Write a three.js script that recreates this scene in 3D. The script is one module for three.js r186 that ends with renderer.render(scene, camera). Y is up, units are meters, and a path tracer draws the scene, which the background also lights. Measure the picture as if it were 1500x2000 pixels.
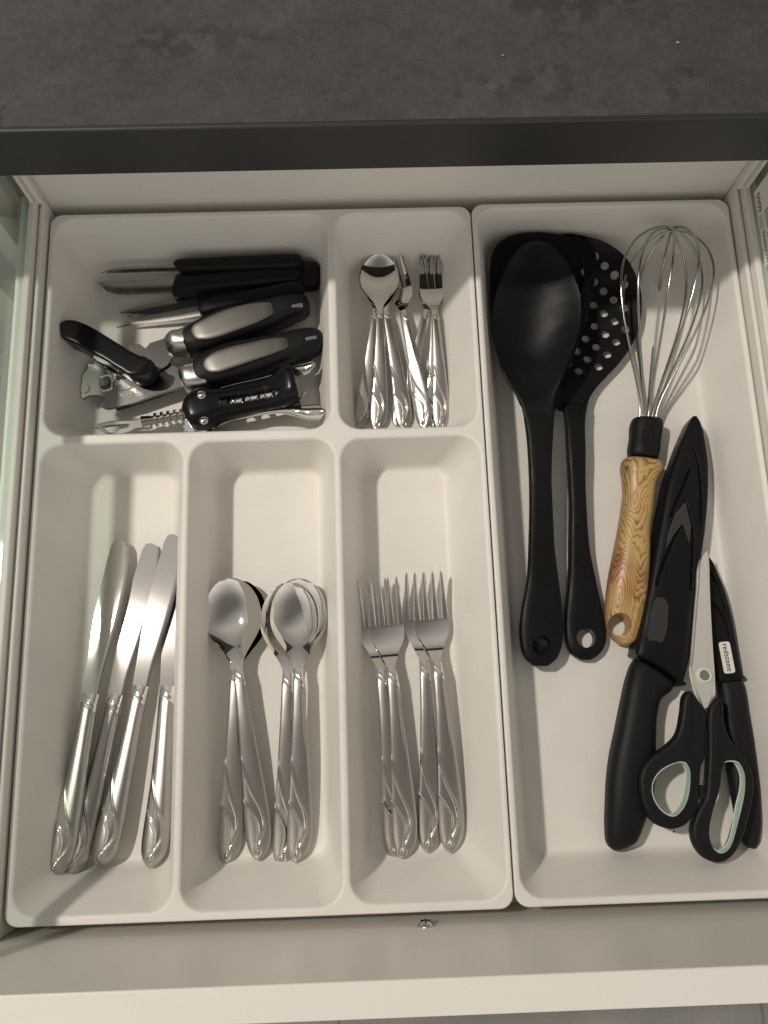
import * as THREE from 'three';
import { RoundedBoxGeometry } from 'three/addons/geometries/RoundedBoxGeometry.js';
import { mergeGeometries, mergeVertices, toCreasedNormals } from 'three/addons/utils/BufferGeometryUtils.js';
import { TextGeometry } from 'three/addons/geometries/TextGeometry.js';
import { FontLoader } from 'three/addons/loaders/FontLoader.js';
import { Brush, Evaluator, SUBTRACTION } from 'three-bvh-csg';

// ------------------------------------------------------------------ camera, room light, exposure
const scene = new THREE.Scene();
const camera = new THREE.PerspectiveCamera(62.437, 0.75, 0.01, 20);
camera.position.set(0.2343, 0.5755, 0.3782);
camera.up.set(0.02842, 0.23381, -0.97187);
camera.lookAt(0.2462, -0.0078, 0.2382);

const renderer = new THREE.WebGLRenderer({ antialias: true });
renderer.setSize(768, 1024);
renderer.toneMapping = THREE.LinearToneMapping;
renderer.toneMappingExposure = 1.05;
renderer.shadowMap.enabled = true;

// unseen room shaped as fill light: brighter front walls, ceiling dim except back left
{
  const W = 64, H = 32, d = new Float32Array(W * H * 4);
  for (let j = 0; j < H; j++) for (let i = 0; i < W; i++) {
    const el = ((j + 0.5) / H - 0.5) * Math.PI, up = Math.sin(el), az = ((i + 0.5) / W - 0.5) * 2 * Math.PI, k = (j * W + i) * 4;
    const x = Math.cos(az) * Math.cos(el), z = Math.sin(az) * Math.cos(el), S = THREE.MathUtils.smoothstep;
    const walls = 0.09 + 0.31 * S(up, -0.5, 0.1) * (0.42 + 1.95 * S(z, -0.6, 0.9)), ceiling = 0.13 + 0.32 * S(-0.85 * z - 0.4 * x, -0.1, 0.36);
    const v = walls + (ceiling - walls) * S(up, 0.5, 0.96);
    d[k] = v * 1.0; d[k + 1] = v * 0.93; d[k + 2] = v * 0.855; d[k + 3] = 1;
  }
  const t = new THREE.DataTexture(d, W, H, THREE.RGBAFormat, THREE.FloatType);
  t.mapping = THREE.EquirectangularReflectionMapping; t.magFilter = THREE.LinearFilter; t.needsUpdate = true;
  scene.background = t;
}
const LAMP = [-1050, 2500, -190];          // millimetres
const WARM = [1.0, 0.91, 0.805];
const lamp = new THREE.PointLight(new THREE.Color().setRGB(...WARM), 13.3, 0, 2);
lamp.position.set(LAMP[0] / 1000, (LAMP[1] - 70) / 1000, LAMP[2] / 1000);
lamp.castShadow = true; lamp.shadow.radius = 3; lamp.shadow.mapSize.set(2048, 2048);
scene.add(lamp);

// ------------------------------------------------------------------ helpers (all lengths in millimetres)
let seed = 7; const rnd = () => { seed = (seed * 1664525 + 1013904223) >>> 0; return seed / 4294967296; };
const lerp = THREE.MathUtils.lerp, sst = THREE.MathUtils.smoothstep, clamp = THREE.MathUtils.clamp;
const bases = new Map(), taken = new Map();
function numbered(n) { const c = taken.get(n) ?? 0; taken.set(n, c + 1); return c ? n + '_' + String(c).padStart(3, '0') : n; }
function thing(name, label, category, [x, y, z], group) {
  const o = new THREE.Group(); o.name = numbered(name); scene.add(o);
  o.position.set(x / 1000, y / 1000, z / 1000); bases.set(o, [x, y, z]);
  o.userData = { label, category }; if (group) o.userData.group = group;
  return o;
}
function mk(name, geos, mat, parent, label) {
  let g = Array.isArray(geos) ? mergeGeometries(geos.map((q) => { const r = q.index ? q.toNonIndexed() : q; for (const a of Object.keys(r.attributes)) if (!['position', 'normal', 'uv'].includes(a)) r.deleteAttribute(a); return r; })) : geos;
  const b = bases.get(parent) ?? [0, 0, 0];
  g.translate(-b[0], -b[1], -b[2]); g.scale(0.001, 0.001, 0.001);
  const m = new THREE.Mesh(g, mat); m.name = name; m.castShadow = m.receiveShadow = true;
  parent.add(m); bases.set(m, b); if (label) m.userData.label = label;
  return m;
}
function struct(name, geos, mat) { const m = mk(name, geos, mat, scene); m.userData.kind = 'structure'; return m; }
// piecewise smooth interpolation of rows of numbers
function track(rows, param) {
  const n = rows.length, t = [0];
  if (param) for (let i = 0; i < n; i++) t[i] = rows[i][param - 1];
  else for (let i = 1; i < n; i++) t[i] = t[i - 1] + Math.max(0.3, Math.hypot((rows[i][0] + rows[i][2] - rows[i - 1][0] - rows[i - 1][2]) / 2, (rows[i][1] + rows[i][3] - rows[i - 1][1] - rows[i - 1][3]) / 2, 0.35 * (Math.hypot(rows[i][0] - rows[i][2], rows[i][1] - rows[i][3]) - Math.hypot(rows[i - 1][0] - rows[i - 1][2], rows[i - 1][1] - rows[i - 1][3]))));
  const slope = (i, c) => {
    if (i === 0) return (rows[1][c] - rows[0][c]) / (t[1] - t[0]);
    if (i === n - 1) return (rows[i][c] - rows[i - 1][c]) / (t[i] - t[i - 1]);
    const a = (rows[i][c] - rows[i - 1][c]) / (t[i] - t[i - 1]), b = (rows[i + 1][c] - rows[i][c]) / (t[i + 1] - t[i]), ha = t[i] - t[i - 1], hb = t[i + 1] - t[i];
    const m = (a * hb + b * ha) / (ha + hb), lim = 3 * Math.min(Math.abs(a), Math.abs(b));
    return a * b <= 0 ? m * 0.25 : clamp(m, -lim, lim);
  };
  const S = rows.map((r, i) => r.map((_, c) => slope(i, c)));
  return { a: t[0], b: t[n - 1], at(x) {
    let i = 0; while (i < n - 2 && x > t[i + 1]) i++;
    const h = t[i + 1] - t[i], u = clamp((x - t[i]) / h, 0, 1), u2 = u * u, u3 = u2 * u;
    return rows[i].map((v, c) => (2 * u3 - 3 * u2 + 1) * v + (u3 - 2 * u2 + u) * h * S[i][c] + (-2 * u3 + 3 * u2) * rows[i + 1][c] + (u3 - u2) * h * S[i + 1][c]);
  } };
}
const curve = (...pairs) => { const q = track(pairs, 1); return (x) => q.at(clamp(x, q.a, q.b))[1]; };
function geoFrom(pos, uv, idx) {
  const g = new THREE.BufferGeometry();
  g.setAttribute('position', new THREE.Float32BufferAttribute(pos, 3));
  g.setAttribute('uv', new THREE.Float32BufferAttribute(uv, 2));
  g.setIndex(idx); g.computeVertexNormals(); return g;
}
// closed tube through rows [xl, zl, xr, zr, yBottom, yTop]: super-elliptic section between the left and the right edge
function loft(rows, { n = 60, k = 32, e = 2.6, relief, ends = true } = {}) {
  const T = track(rows), pos = [], uv = [], idx = [];
  for (let i = 0; i <= n; i++) {
    const d = lerp(T.a, T.b, i / n), [xl, zl, xr, zr, yb, yt] = T.at(d);
    for (let j = 0; j < k; j++) {
      const th = -Math.PI / 2 + (j / k) * 2 * Math.PI, c = Math.cos(th), s = Math.sin(th);
      const a = Math.sign(c) * Math.abs(c) ** (2 / e), b = Math.sign(s) * Math.abs(s) ** (2 / e);
      const x = (xl + xr) / 2 + (a * (xr - xl)) / 2, z = (zl + zr) / 2 + (a * (zr - zl)) / 2;
      let y = (yb + yt) / 2 + (b * (yt - yb)) / 2;
      if (relief && b > 0.3) y += relief(x, z, d);
      pos.push(x, y, z); uv.push(j / k, (d - T.a) / 100);
    }
  }
  for (let i = 0; i < n; i++) for (let j = 0; j < k; j++) {
    const a = i * k + j, b = i * k + ((j + 1) % k); idx.push(a, a + k, b, b, a + k, b + k);
  }
  if (ends) for (const i of [0, n]) {
    let cx = 0, cy = 0, cz = 0; for (let j = 0; j < k; j++) { cx += pos[(i * k + j) * 3] / k; cy += pos[(i * k + j) * 3 + 1] / k; cz += pos[(i * k + j) * 3 + 2] / k; }
    const c = pos.length / 3; pos.push(cx, cy, cz); uv.push(0.5, 0);
    for (let j = 0; j < k; j++) { const a = i * k + j, b = i * k + ((j + 1) % k); i ? idx.push(a, c, b) : idx.push(a, b, c); }
  }
  const g = geoFrom(pos, uv, idx);
  // make sure the faces look outwards
  let vol = 0; for (let q = 0; q < idx.length; q += 3) { const A = idx[q] * 3, B = idx[q + 1] * 3, C = idx[q + 2] * 3; vol += pos[A] * (pos[B + 1] * pos[C + 2] - pos[B + 2] * pos[C + 1]) - pos[A + 1] * (pos[B] * pos[C + 2] - pos[B + 2] * pos[C]) + pos[A + 2] * (pos[B] * pos[C + 1] - pos[B + 1] * pos[C]); }
  if (vol < 0) { const q = g.index.array; for (let p = 0; p < q.length; p += 3) { const w = q[p]; q[p] = q[p + 1]; q[p + 1] = w; } g.computeVertexNormals(); }
  return g;
}
// two-sided sheet through rows [xl, zl, xr, zr, ...more]; top and bottom heights from functions of (u, row, fraction)
function sheet(rows, { n = 80, m = 24, top, bot, part, param }) {
  const T = track(rows, param), pos = [], uv = [], quads = [], q0 = param ? param - 1 : 0; void q0;
  const put = (x, y, z, a, b) => { pos.push(x, y, z); uv.push(a, b); return pos.length / 3 - 1; };
  const up = [], dn = [];
  for (let i = 0; i <= n; i++) {
    const d = lerp(T.a, T.b, i / n), r = T.at(d), f = i / n; up.push([]); dn.push([]);
    for (let j = 0; j <= m; j++) {
      const u = -Math.cos((j / m) * Math.PI) * 0.35 + (-1 + (2 * j) / m) * 0.65, w = (u + 1) / 2;
      const x = lerp(r[0], r[2], w), z = lerp(r[1], r[3], w);
      up[i].push(put(x, top(u, r, f, d), z, x / 100, z / 100)); dn[i].push(put(x, bot(u, r, f, d), z, x / 100, z / 100));
    }
  }
  const q = (a, b, c, d, tag) => quads.push([a, b, c, d, tag]), twin = new Map();
  const sd = (a) => { if (!twin.has(a)) twin.set(a, put(pos[a * 3], pos[a * 3 + 1], pos[a * 3 + 2], uv[a * 2], uv[a * 2 + 1])); return twin.get(a); };
  for (let i = 0; i < n; i++) {
    for (let j = 0; j < m; j++) {
      const tag = part ? part(-Math.cos(((j + 0.5) / m) * Math.PI) * 0.35 + (-1 + (2 * (j + 0.5)) / m) * 0.65, (i + 0.5) / n) : 0;
      q(up[i][j], up[i + 1][j], up[i + 1][j + 1], up[i][j + 1], tag); q(dn[i][j], dn[i][j + 1], dn[i + 1][j + 1], dn[i + 1][j], 0);
    }
    q(sd(up[i][0]), sd(dn[i][0]), sd(dn[i + 1][0]), sd(up[i + 1][0]), 0); q(sd(up[i][m]), sd(up[i + 1][m]), sd(dn[i + 1][m]), sd(dn[i][m]), 0);
  }
  for (let j = 0; j < m; j++) { q(sd(up[0][j]), sd(up[0][j + 1]), sd(dn[0][j + 1]), sd(dn[0][j]), 0); q(sd(up[n][j]), sd(dn[n][j]), sd(dn[n][j + 1]), sd(up[n][j + 1]), 0); }
  const all = []; for (const [a, b, c, d] of quads) all.push(a, b, c, a, c, d);
  const g = geoFrom(pos, uv, all);
  // orientation from the first row: the top must look up
  let s = 0; for (let p = 0; p < all.length; p += 3) { const A = all[p] * 3, B = all[p + 1] * 3, C = all[p + 2] * 3; s += pos[A] * (pos[B + 1] * pos[C + 2] - pos[B + 2] * pos[C + 1]) - pos[A + 1] * (pos[B] * pos[C + 2] - pos[B + 2] * pos[C]) + pos[A + 2] * (pos[B] * pos[C + 1] - pos[B + 1] * pos[C]); }
  if (s < 0) { for (const w of quads) { const k = w[1]; w[1] = w[3]; w[3] = k; } const fl = []; for (const [a, b, c, d] of quads) fl.push(a, b, c, a, c, d); g.setIndex(fl); g.computeVertexNormals(); }
  if (!part) return g;
  return [0, 1, 2].map((tag) => {
    const map = new Map(), P = [], N = [], U = [], I = [];
    for (const w of quads) if (w[4] === tag) { const v = w.slice(0, 4).map((a) => { if (!map.has(a)) { map.set(a, P.length / 3); for (let c = 0; c < 3; c++) { P.push(g.attributes.position.array[a * 3 + c]); N.push(g.attributes.normal.array[a * 3 + c]); } U.push(g.attributes.uv.array[a * 2], g.attributes.uv.array[a * 2 + 1]); } return map.get(a); }); I.push(v[0], v[1], v[2], v[0], v[2], v[3]); }
    const o = new THREE.BufferGeometry(); o.setAttribute('position', new THREE.Float32BufferAttribute(P, 3)); o.setAttribute('normal', new THREE.Float32BufferAttribute(N, 3)); o.setAttribute('uv', new THREE.Float32BufferAttribute(U, 2)); o.setIndex(I); return o;
  });
}
// smooth closed outline through points [x, z]
function smooth(pts, n = 80) { return new THREE.CatmullRomCurve3(pts.map(([x, z]) => new THREE.Vector3(x, 0, z)), true, 'centripetal').getPoints(n).slice(0, -1).map((v) => [v.x, v.z]); }
const shrink = (pts, f) => { const c = pts.reduce((a, p) => [a[0] + p[0] / pts.length, a[1] + p[1] / pts.length], [0, 0]); return pts.map(([x, z]) => [c[0] + (x - c[0]) * f, c[1] + (z - c[1]) * f]); };
// flat plate with bevelled edges between heights y0 and y1
function plate(pts, y0, y1, { bevel = 0.3, holes = [], seg = 2, crease = 0.25, bend } = {}) {
  const sh = new THREE.Shape(pts.map(([x, z]) => new THREE.Vector2(x, -z)));
  for (const h of holes) sh.holes.push(new THREE.Path(h.map(([x, z]) => new THREE.Vector2(x, -z))));
  let g = new THREE.ExtrudeGeometry(sh, { depth: y1 - y0 - 2 * bevel, bevelEnabled: bevel > 0, bevelThickness: bevel, bevelSize: bevel, bevelOffset: -bevel, bevelSegments: seg, steps: 1 });
  g.rotateX(-Math.PI / 2); g.translate(0, y0 + bevel, 0);
  if (bend) { const p = g.attributes.position; for (let i = 0; i < p.count; i++) p.setY(i, p.getY(i) + bend(p.getX(i), p.getZ(i))); }
  g = toCreasedNormals(g, crease);
  return g;
}
const circle = (x, z, r, n = 24) => Array.from({ length: n }, (_, i) => [x + r * Math.cos((i / n) * 2 * Math.PI), z + r * Math.sin((i / n) * 2 * Math.PI)]);
const tube = (pts, r, n = 60, k = 8, closed = false) => new THREE.TubeGeometry(new THREE.CatmullRomCurve3(pts.map((p) => new THREE.Vector3(...p)), closed, 'centripetal'), n, r, k, closed);
const box = (x0, y0, z0, x1, y1, z1, r = 0.8) => { const g = new RoundedBoxGeometry(x1 - x0, y1 - y0, z1 - z0, 2, r); g.translate((x0 + x1) / 2, (y0 + y1) / 2, (z0 + z1) / 2); return g; };
const cyl = (x, y0, z, r0, y1, r1, k = 32) => { const g = new THREE.CylinderGeometry(r1, r0, y1 - y0, k); g.translate(x, (y0 + y1) / 2, z); return g; };
const evaluator = new Evaluator(); evaluator.useGroups = false;
function cut(g, tool) {
  const strip = (q) => { for (const a of Object.keys(q.attributes)) if (!['position', 'normal', 'uv'].includes(a)) q.deleteAttribute(a); return q; };
  const A = new Brush(strip(g)), B = new Brush(strip(tool)); A.updateMatrixWorld(); B.updateMatrixWorld();
  const r = evaluator.evaluate(A, B, SUBTRACTION).geometry; return r;
}
// distance from a point to a polyline
function polyDist(x, z, pl) {
  let best = 1e9;
  for (let i = 0; i + 1 < pl.length; i++) {
    const [ax, az] = pl[i], [bx, bz] = pl[i + 1], dx = bx - ax, dz = bz - az, t = clamp(((x - ax) * dx + (z - az) * dz) / (dx * dx + dz * dz), 0, 1);
    best = Math.min(best, Math.hypot(x - ax - dx * t, z - az - dz * t));
  }
  return best;
}
const inside = (x, z, pl) => { let c = false; for (let i = 0, j = pl.length - 1; i < pl.length; j = i++) if ((pl[i][1] > z) !== (pl[j][1] > z) && x < ((pl[j][0] - pl[i][0]) * (z - pl[i][1])) / (pl[j][1] - pl[i][1]) + pl[i][0]) c = !c; return c; };

// ------------------------------------------------------------------ procedural textures
function hash2(x, y) { let h = (Math.imul(x | 0, 374761393) + Math.imul(y | 0, 668265263)) | 0; h = Math.imul(h ^ (h >>> 13), 1274126177); return ((h ^ (h >>> 16)) >>> 0) / 4294967296; }
function vnoise(x, y, per) {
  const ix = Math.floor(x), iy = Math.floor(y), fx = x - ix, fy = y - iy, u = fx * fx * (3 - 2 * fx), v = fy * fy * (3 - 2 * fy), w = (a) => (per ? ((a % per) + per) % per : a);
  return lerp(lerp(hash2(w(ix), w(iy)), hash2(w(ix + 1), w(iy)), u), lerp(hash2(w(ix), w(iy + 1)), hash2(w(ix + 1), w(iy + 1)), u), v);
}
const fbm = (x, y, o = 4, per = 0) => { let s = 0, a = 0.5, f = 1; for (let i = 0; i < o; i++) { s += a * vnoise(x * f + i * 17, y * f + i * 31, per ? per * f : 0); a *= 0.5; f *= 2; } return s; };
function dataTex(W, H, fn, srgb, rx = 1, ry = 1) {
  const d = new Uint8Array(W * H * 4);
  for (let j = 0; j < H; j++) for (let i = 0; i < W; i++) { const c = fn(i / W, j / H, i, j), k = (j * W + i) * 4; for (let q = 0; q < 3; q++) d[k + q] = clamp(Math.round((Array.isArray(c) ? c[q] : c) * 255), 0, 255); d[k + 3] = 255; }
  const t = new THREE.DataTexture(d, W, H); t.wrapS = t.wrapT = THREE.RepeatWrapping; t.magFilter = THREE.LinearFilter; t.minFilter = THREE.LinearMipmapLinearFilter; t.generateMipmaps = true;
  if (srgb) t.colorSpace = THREE.SRGBColorSpace; t.repeat.set(rx, ry); t.needsUpdate = true; return t;
}
const grainTex = dataTex(256, 256, (u, v) => 0.5 + 0.5 * (fbm(u * 64, v * 64, 2, 64) - 0.4) + 0.25 * (hash2(u * 256, v * 256) - 0.5));
const brushTex = dataTex(256, 256, (u, v) => 0.35 + 0.5 * vnoise(u * 128, v * 4, 0) * vnoise(u * 40, v * 3, 0) + 0.2 * vnoise(u * 250, v * 8, 0));
const smudgeTex = dataTex(256, 256, (u, v) => { const n = fbm(u * 6, v * 6, 4, 6); return 0.42 + 0.5 * n; });
const stoneTex = dataTex(2048, 1024, (u, v) => {
  const a = fbm(u * 6, v * 4, 5), b = fbm(u * 60, v * 42, 4), c = hash2(u * 2048, v * 1024), fl = fbm(u * 300, v * 150, 2);
  const patch = sst(fbm(u * 15 + 40, v * 12 + 9, 4), 0.45, 0.62), crisp = sst(fbm(u * 90 + 5, v * 50 + 3, 4), 0.44, 0.56), blot = patch * crisp;
  const g = 0.268 + 0.06 * (a - 0.45) + 0.06 * (b - 0.45) + 0.05 * (c - 0.5) + 0.06 * (fl - 0.4) - 0.05 * blot + 0.014 * patch;
  return [g * 1.0, g * 0.985, g * 0.975];
}, true);
const woodTex = dataTex(512, 1024, (u, v) => {
  // u round the handle (0.5 = upper face), v along it
  const x = (0.5 - u) * 2, wob = fbm(u * 7 + 2, v * 4.2, 4) - 0.45, w2 = fbm(u * 22, v * 14 + 5, 3) - 0.45, w3 = fbm(u * 60 + 7, v * 6, 2) - 0.4;
  const apex = 1.0 * v + 1.15 * Math.abs(x + 0.1 * Math.sin(v * 4 + 1)) ** 1.5 + 0.34 * wob + 0.035 * w2;
  const knot = Math.hypot((x + 0.16) * 1.25, (v - 0.70) * 1.2), f = lerp(apex, 1.15 - knot * 1.15 + 0.16 * wob + 0.02 * w2, 1 - sst(knot, 0.14, 0.34));
  const rings = 0.5 + 0.5 * Math.sin(f * 105 + 5 * wob), fine = 0.5 + 0.5 * Math.sin(f * 330 + w2 * 9), warm = fbm(u * 4 + 9, v * 5, 3);
  const edge = sst(Math.abs(x), 0.2, 0.5), dark = clamp(1.05 * (0.55 * rings ** 2.6 + 0.18 * fine ** 2) * (0.3 + 1.3 * warm) + 0.22 * edge + 0.25 * sst(warm, 0.5, 0.7) + 0.35 * w3 * rings, 0, 1);
  const col = [lerp(0.80, 0.36, dark), lerp(0.665, 0.25, dark), lerp(0.43, 0.135, dark)], red = sst(warm, 0.40, 0.6) * sst(v, 0.2, 0.7);
  return [col[0] * (1 - 0.02 * red), col[1] * (1 - 0.13 * red), col[2] * (1 - 0.12 * red)];
}, true);
const trayTex = dataTex(512, 512, (u, v) => {
  const n = fbm(u * 10, v * 10, 4, 10), rub = sst(fbm(u * 160, v * 6, 2), 0.62, 0.72) * sst(fbm(u * 5 + 3, v * 5, 2, 5), 0.5, 0.65);
  return 0.965 + 0.05 * (n - 0.45) + 0.012 * (hash2(u * 512, v * 512) - 0.5) - 0.05 * rub;
}, true);
const tileTex = dataTex(256, 256, (u, v) => { const g = 0.56 + 0.1 * (fbm(u * 8, v * 8, 4, 8) - 0.45) + 0.03 * (hash2(u * 256, v * 256) - 0.5); return [g, g * 0.99, g * 0.96]; }, true);

// ------------------------------------------------------------------ materials
const rgb = (r, g, b) => new THREE.Color().setRGB(r, g, b);
const std = (o) => new THREE.MeshPhysicalMaterial(o);
const rep = (t, x, y) => { const c = t.clone(); c.repeat.set(x, y); c.needsUpdate = true; return c; };
const M = {
  tray: std({ map: rep(trayTex, 0.3, 0.3), color: rgb(0.86, 0.835, 0.785), roughness: 0.5, bumpMap: rep(grainTex, 8, 8), bumpScale: 0.00006 }),
  drawer: std({ color: rgb(0.80, 0.775, 0.72), roughness: 0.38, bumpMap: rep(grainTex, 3, 3), bumpScale: 0.00002 }),
  lacquer: std({ color: rgb(0.78, 0.76, 0.71), roughness: 0.42 }),
  glass: std({ color: rgb(0.86, 0.92, 0.89), roughness: 0.03, transmission: 1, thickness: 0, ior: 1.5 }),
  counter: std({ color: 0xffffff, map: rep(stoneTex, 1, 2), specularIntensity: 0.5, roughness: 0.6, bumpMap: rep(grainTex, 14, 14), bumpScale: 0.00006 }),
  counterEdge: std({ color: rgb(0.021, 0.021, 0.0207), roughness: 0.45 }),
  steel: std({ color: rgb(0.80, 0.775, 0.735), metalness: 1, roughness: 0.1, roughnessMap: null }),
  mirror: std({ color: rgb(0.80, 0.775, 0.735), metalness: 1, roughness: 0.055 }),
  blade: std({ color: rgb(0.80, 0.775, 0.735), metalness: 1, roughness: 0.06, anisotropy: 0.7 }),
  satin: std({ color: rgb(0.47, 0.455, 0.43), metalness: 1, roughness: 0.31, bumpMap: rep(grainTex, 20, 20), bumpScale: 0.00003 }),
  wire: std({ color: rgb(0.50, 0.49, 0.465), metalness: 1, roughness: 0.16 }),
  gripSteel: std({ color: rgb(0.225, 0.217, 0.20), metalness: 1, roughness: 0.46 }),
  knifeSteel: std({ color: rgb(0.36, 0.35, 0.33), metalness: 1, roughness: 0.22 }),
  plateSteel: std({ color: rgb(0.21, 0.205, 0.193), metalness: 1, roughness: 0.26 }),
  chrome: std({ color: rgb(0.82, 0.82, 0.82), metalness: 1, roughness: 0.07 }),
  scissorSteel: std({ color: rgb(0.80, 0.78, 0.74), metalness: 0.8, roughness: 0.5 }),
  nylon: std({ color: rgb(0.0085, 0.009, 0.0098), specularIntensity: 0.3, roughness: 0.52, roughnessMap: rep(smudgeTex, 4, 4), bumpMap: rep(grainTex, 22, 22), bumpScale: 0.00007 }),
  gloss: std({ color: rgb(0.008, 0.008, 0.009), specularIntensity: 0.45, roughness: 0.22, bumpMap: rep(grainTex, 16, 16), bumpScale: 0.00002 }),
  rubber: std({ color: rgb(0.0085, 0.009, 0.0098), specularIntensity: 0.45, roughness: 0.5, bumpMap: rep(grainTex, 20, 20), bumpScale: 0.00004 }),
  window: std({ color: rgb(0.035, 0.032, 0.031), roughness: 0.4 }),
  wood: std({ color: 0xffffff, map: woodTex, roughness: 0.42, clearcoat: 0.25, clearcoatRoughness: 0.35 }),
  mint: std({ color: rgb(0.50, 0.66, 0.56), roughness: 0.55 }),
  cream: std({ color: rgb(0.62, 0.66, 0.57), roughness: 0.5 }),
  zinc: std({ color: rgb(0.6, 0.62, 0.63), metalness: 1, roughness: 0.28 }),
  tile: std({ color: 0xffffff, map: tileTex, roughness: 0.5 }),
  grout: std({ color: rgb(0.33, 0.32, 0.30), roughness: 0.9 }),
  lampMetal: std({ color: rgb(0.7, 0.7, 0.68), roughness: 0.5 }),
  lampGlow: std({ color: 0x000000, emissive: rgb(...WARM), emissiveIntensity: 8 }),
};
function canvasMat(w, h, draw, extra = {}) {
  const c = document.createElement('canvas'); c.width = w; c.height = h; draw(c.getContext('2d'));
  const t = new THREE.CanvasTexture(c); t.colorSpace = THREE.SRGBColorSpace; return std({ map: t, roughness: 0.45, ...extra });
}

// ------------------------------------------------------------------ setting: floor, cabinet, countertop, lamp
struct('floor', [box(-2400, -790, 560, 2900, -754, 2600, 0.5)], M.grout);
{
  const floor = scene.children[scene.children.length - 1];
  for (let i = -2; i < 4; i++) for (let j = 0; j < 3; j++) {
    const x0 = 775 + i * 600, z0 = 600 + j * 600;
    mk('floor_tile', box(x0 + 2, -760, z0 + 2, x0 + 598, -750, z0 + 598, 1.2), M.tile, floor);
  }
}
{
  const t = thing('countertop', 'dark grey stone-look worktop above the back of the open drawer', 'countertop', [240, 111, 46]);
  const top = box(-620, 111.5, -620, 1160, 151.5, 45, 1.2);
  const p = top.attributes.position, u = top.attributes.uv; for (let i = 0; i < p.count; i++) u.setXY(i, p.getX(i) / 1000, (p.getZ(i) - p.getY(i)) / 1000);
  mk('slab', top, M.counter, t);
  mk('front_edge', box(-620, 111.2, 42, 1160, 152.2, 46, 1.5), M.counterEdge, t);
}
{
  const t = thing('base_cabinet', 'white cabinet body around the open drawer, below the worktop', 'cabinet', [260, -754, 20]);
  for (const [a, b] of [[-44, -28], [548, 564]]) mk('side_panel', box(a, -700, -560, b, 110, 20, 0.6), M.lacquer, t);
  for (const [a, b] of [[-700, -49], [569, 1200]]) mk('cabinet_door', box(a, -680, 21, b, 109, 42, 1), M.lacquer, t);
  mk('back_wall', box(-28, -700, -566, 548, 110, -558, 0.6), M.lacquer, t);
  mk('bottom_panel', box(-28, -700, -556, 548, -684, 20, 0.6), M.lacquer, t);
}
{
  const t = thing('ceiling_lamp', 'small round ceiling lamp high above the worktop, outside the picture', 'lamp', LAMP);
  mk('lamp_housing', new THREE.LatheGeometry([[0, 30], [62, 30], [64, 26], [64, -14], [58, -16], [54, -10]].map((q) => new THREE.Vector2(...q)), 48).translate(...LAMP), M.lampMetal, t);
  const glow = mk('lamp_disc', cyl(LAMP[0], LAMP[1] - 12, LAMP[2], 53, LAMP[1] - 8, 53), M.lampGlow, t); glow.castShadow = false;
}

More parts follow.
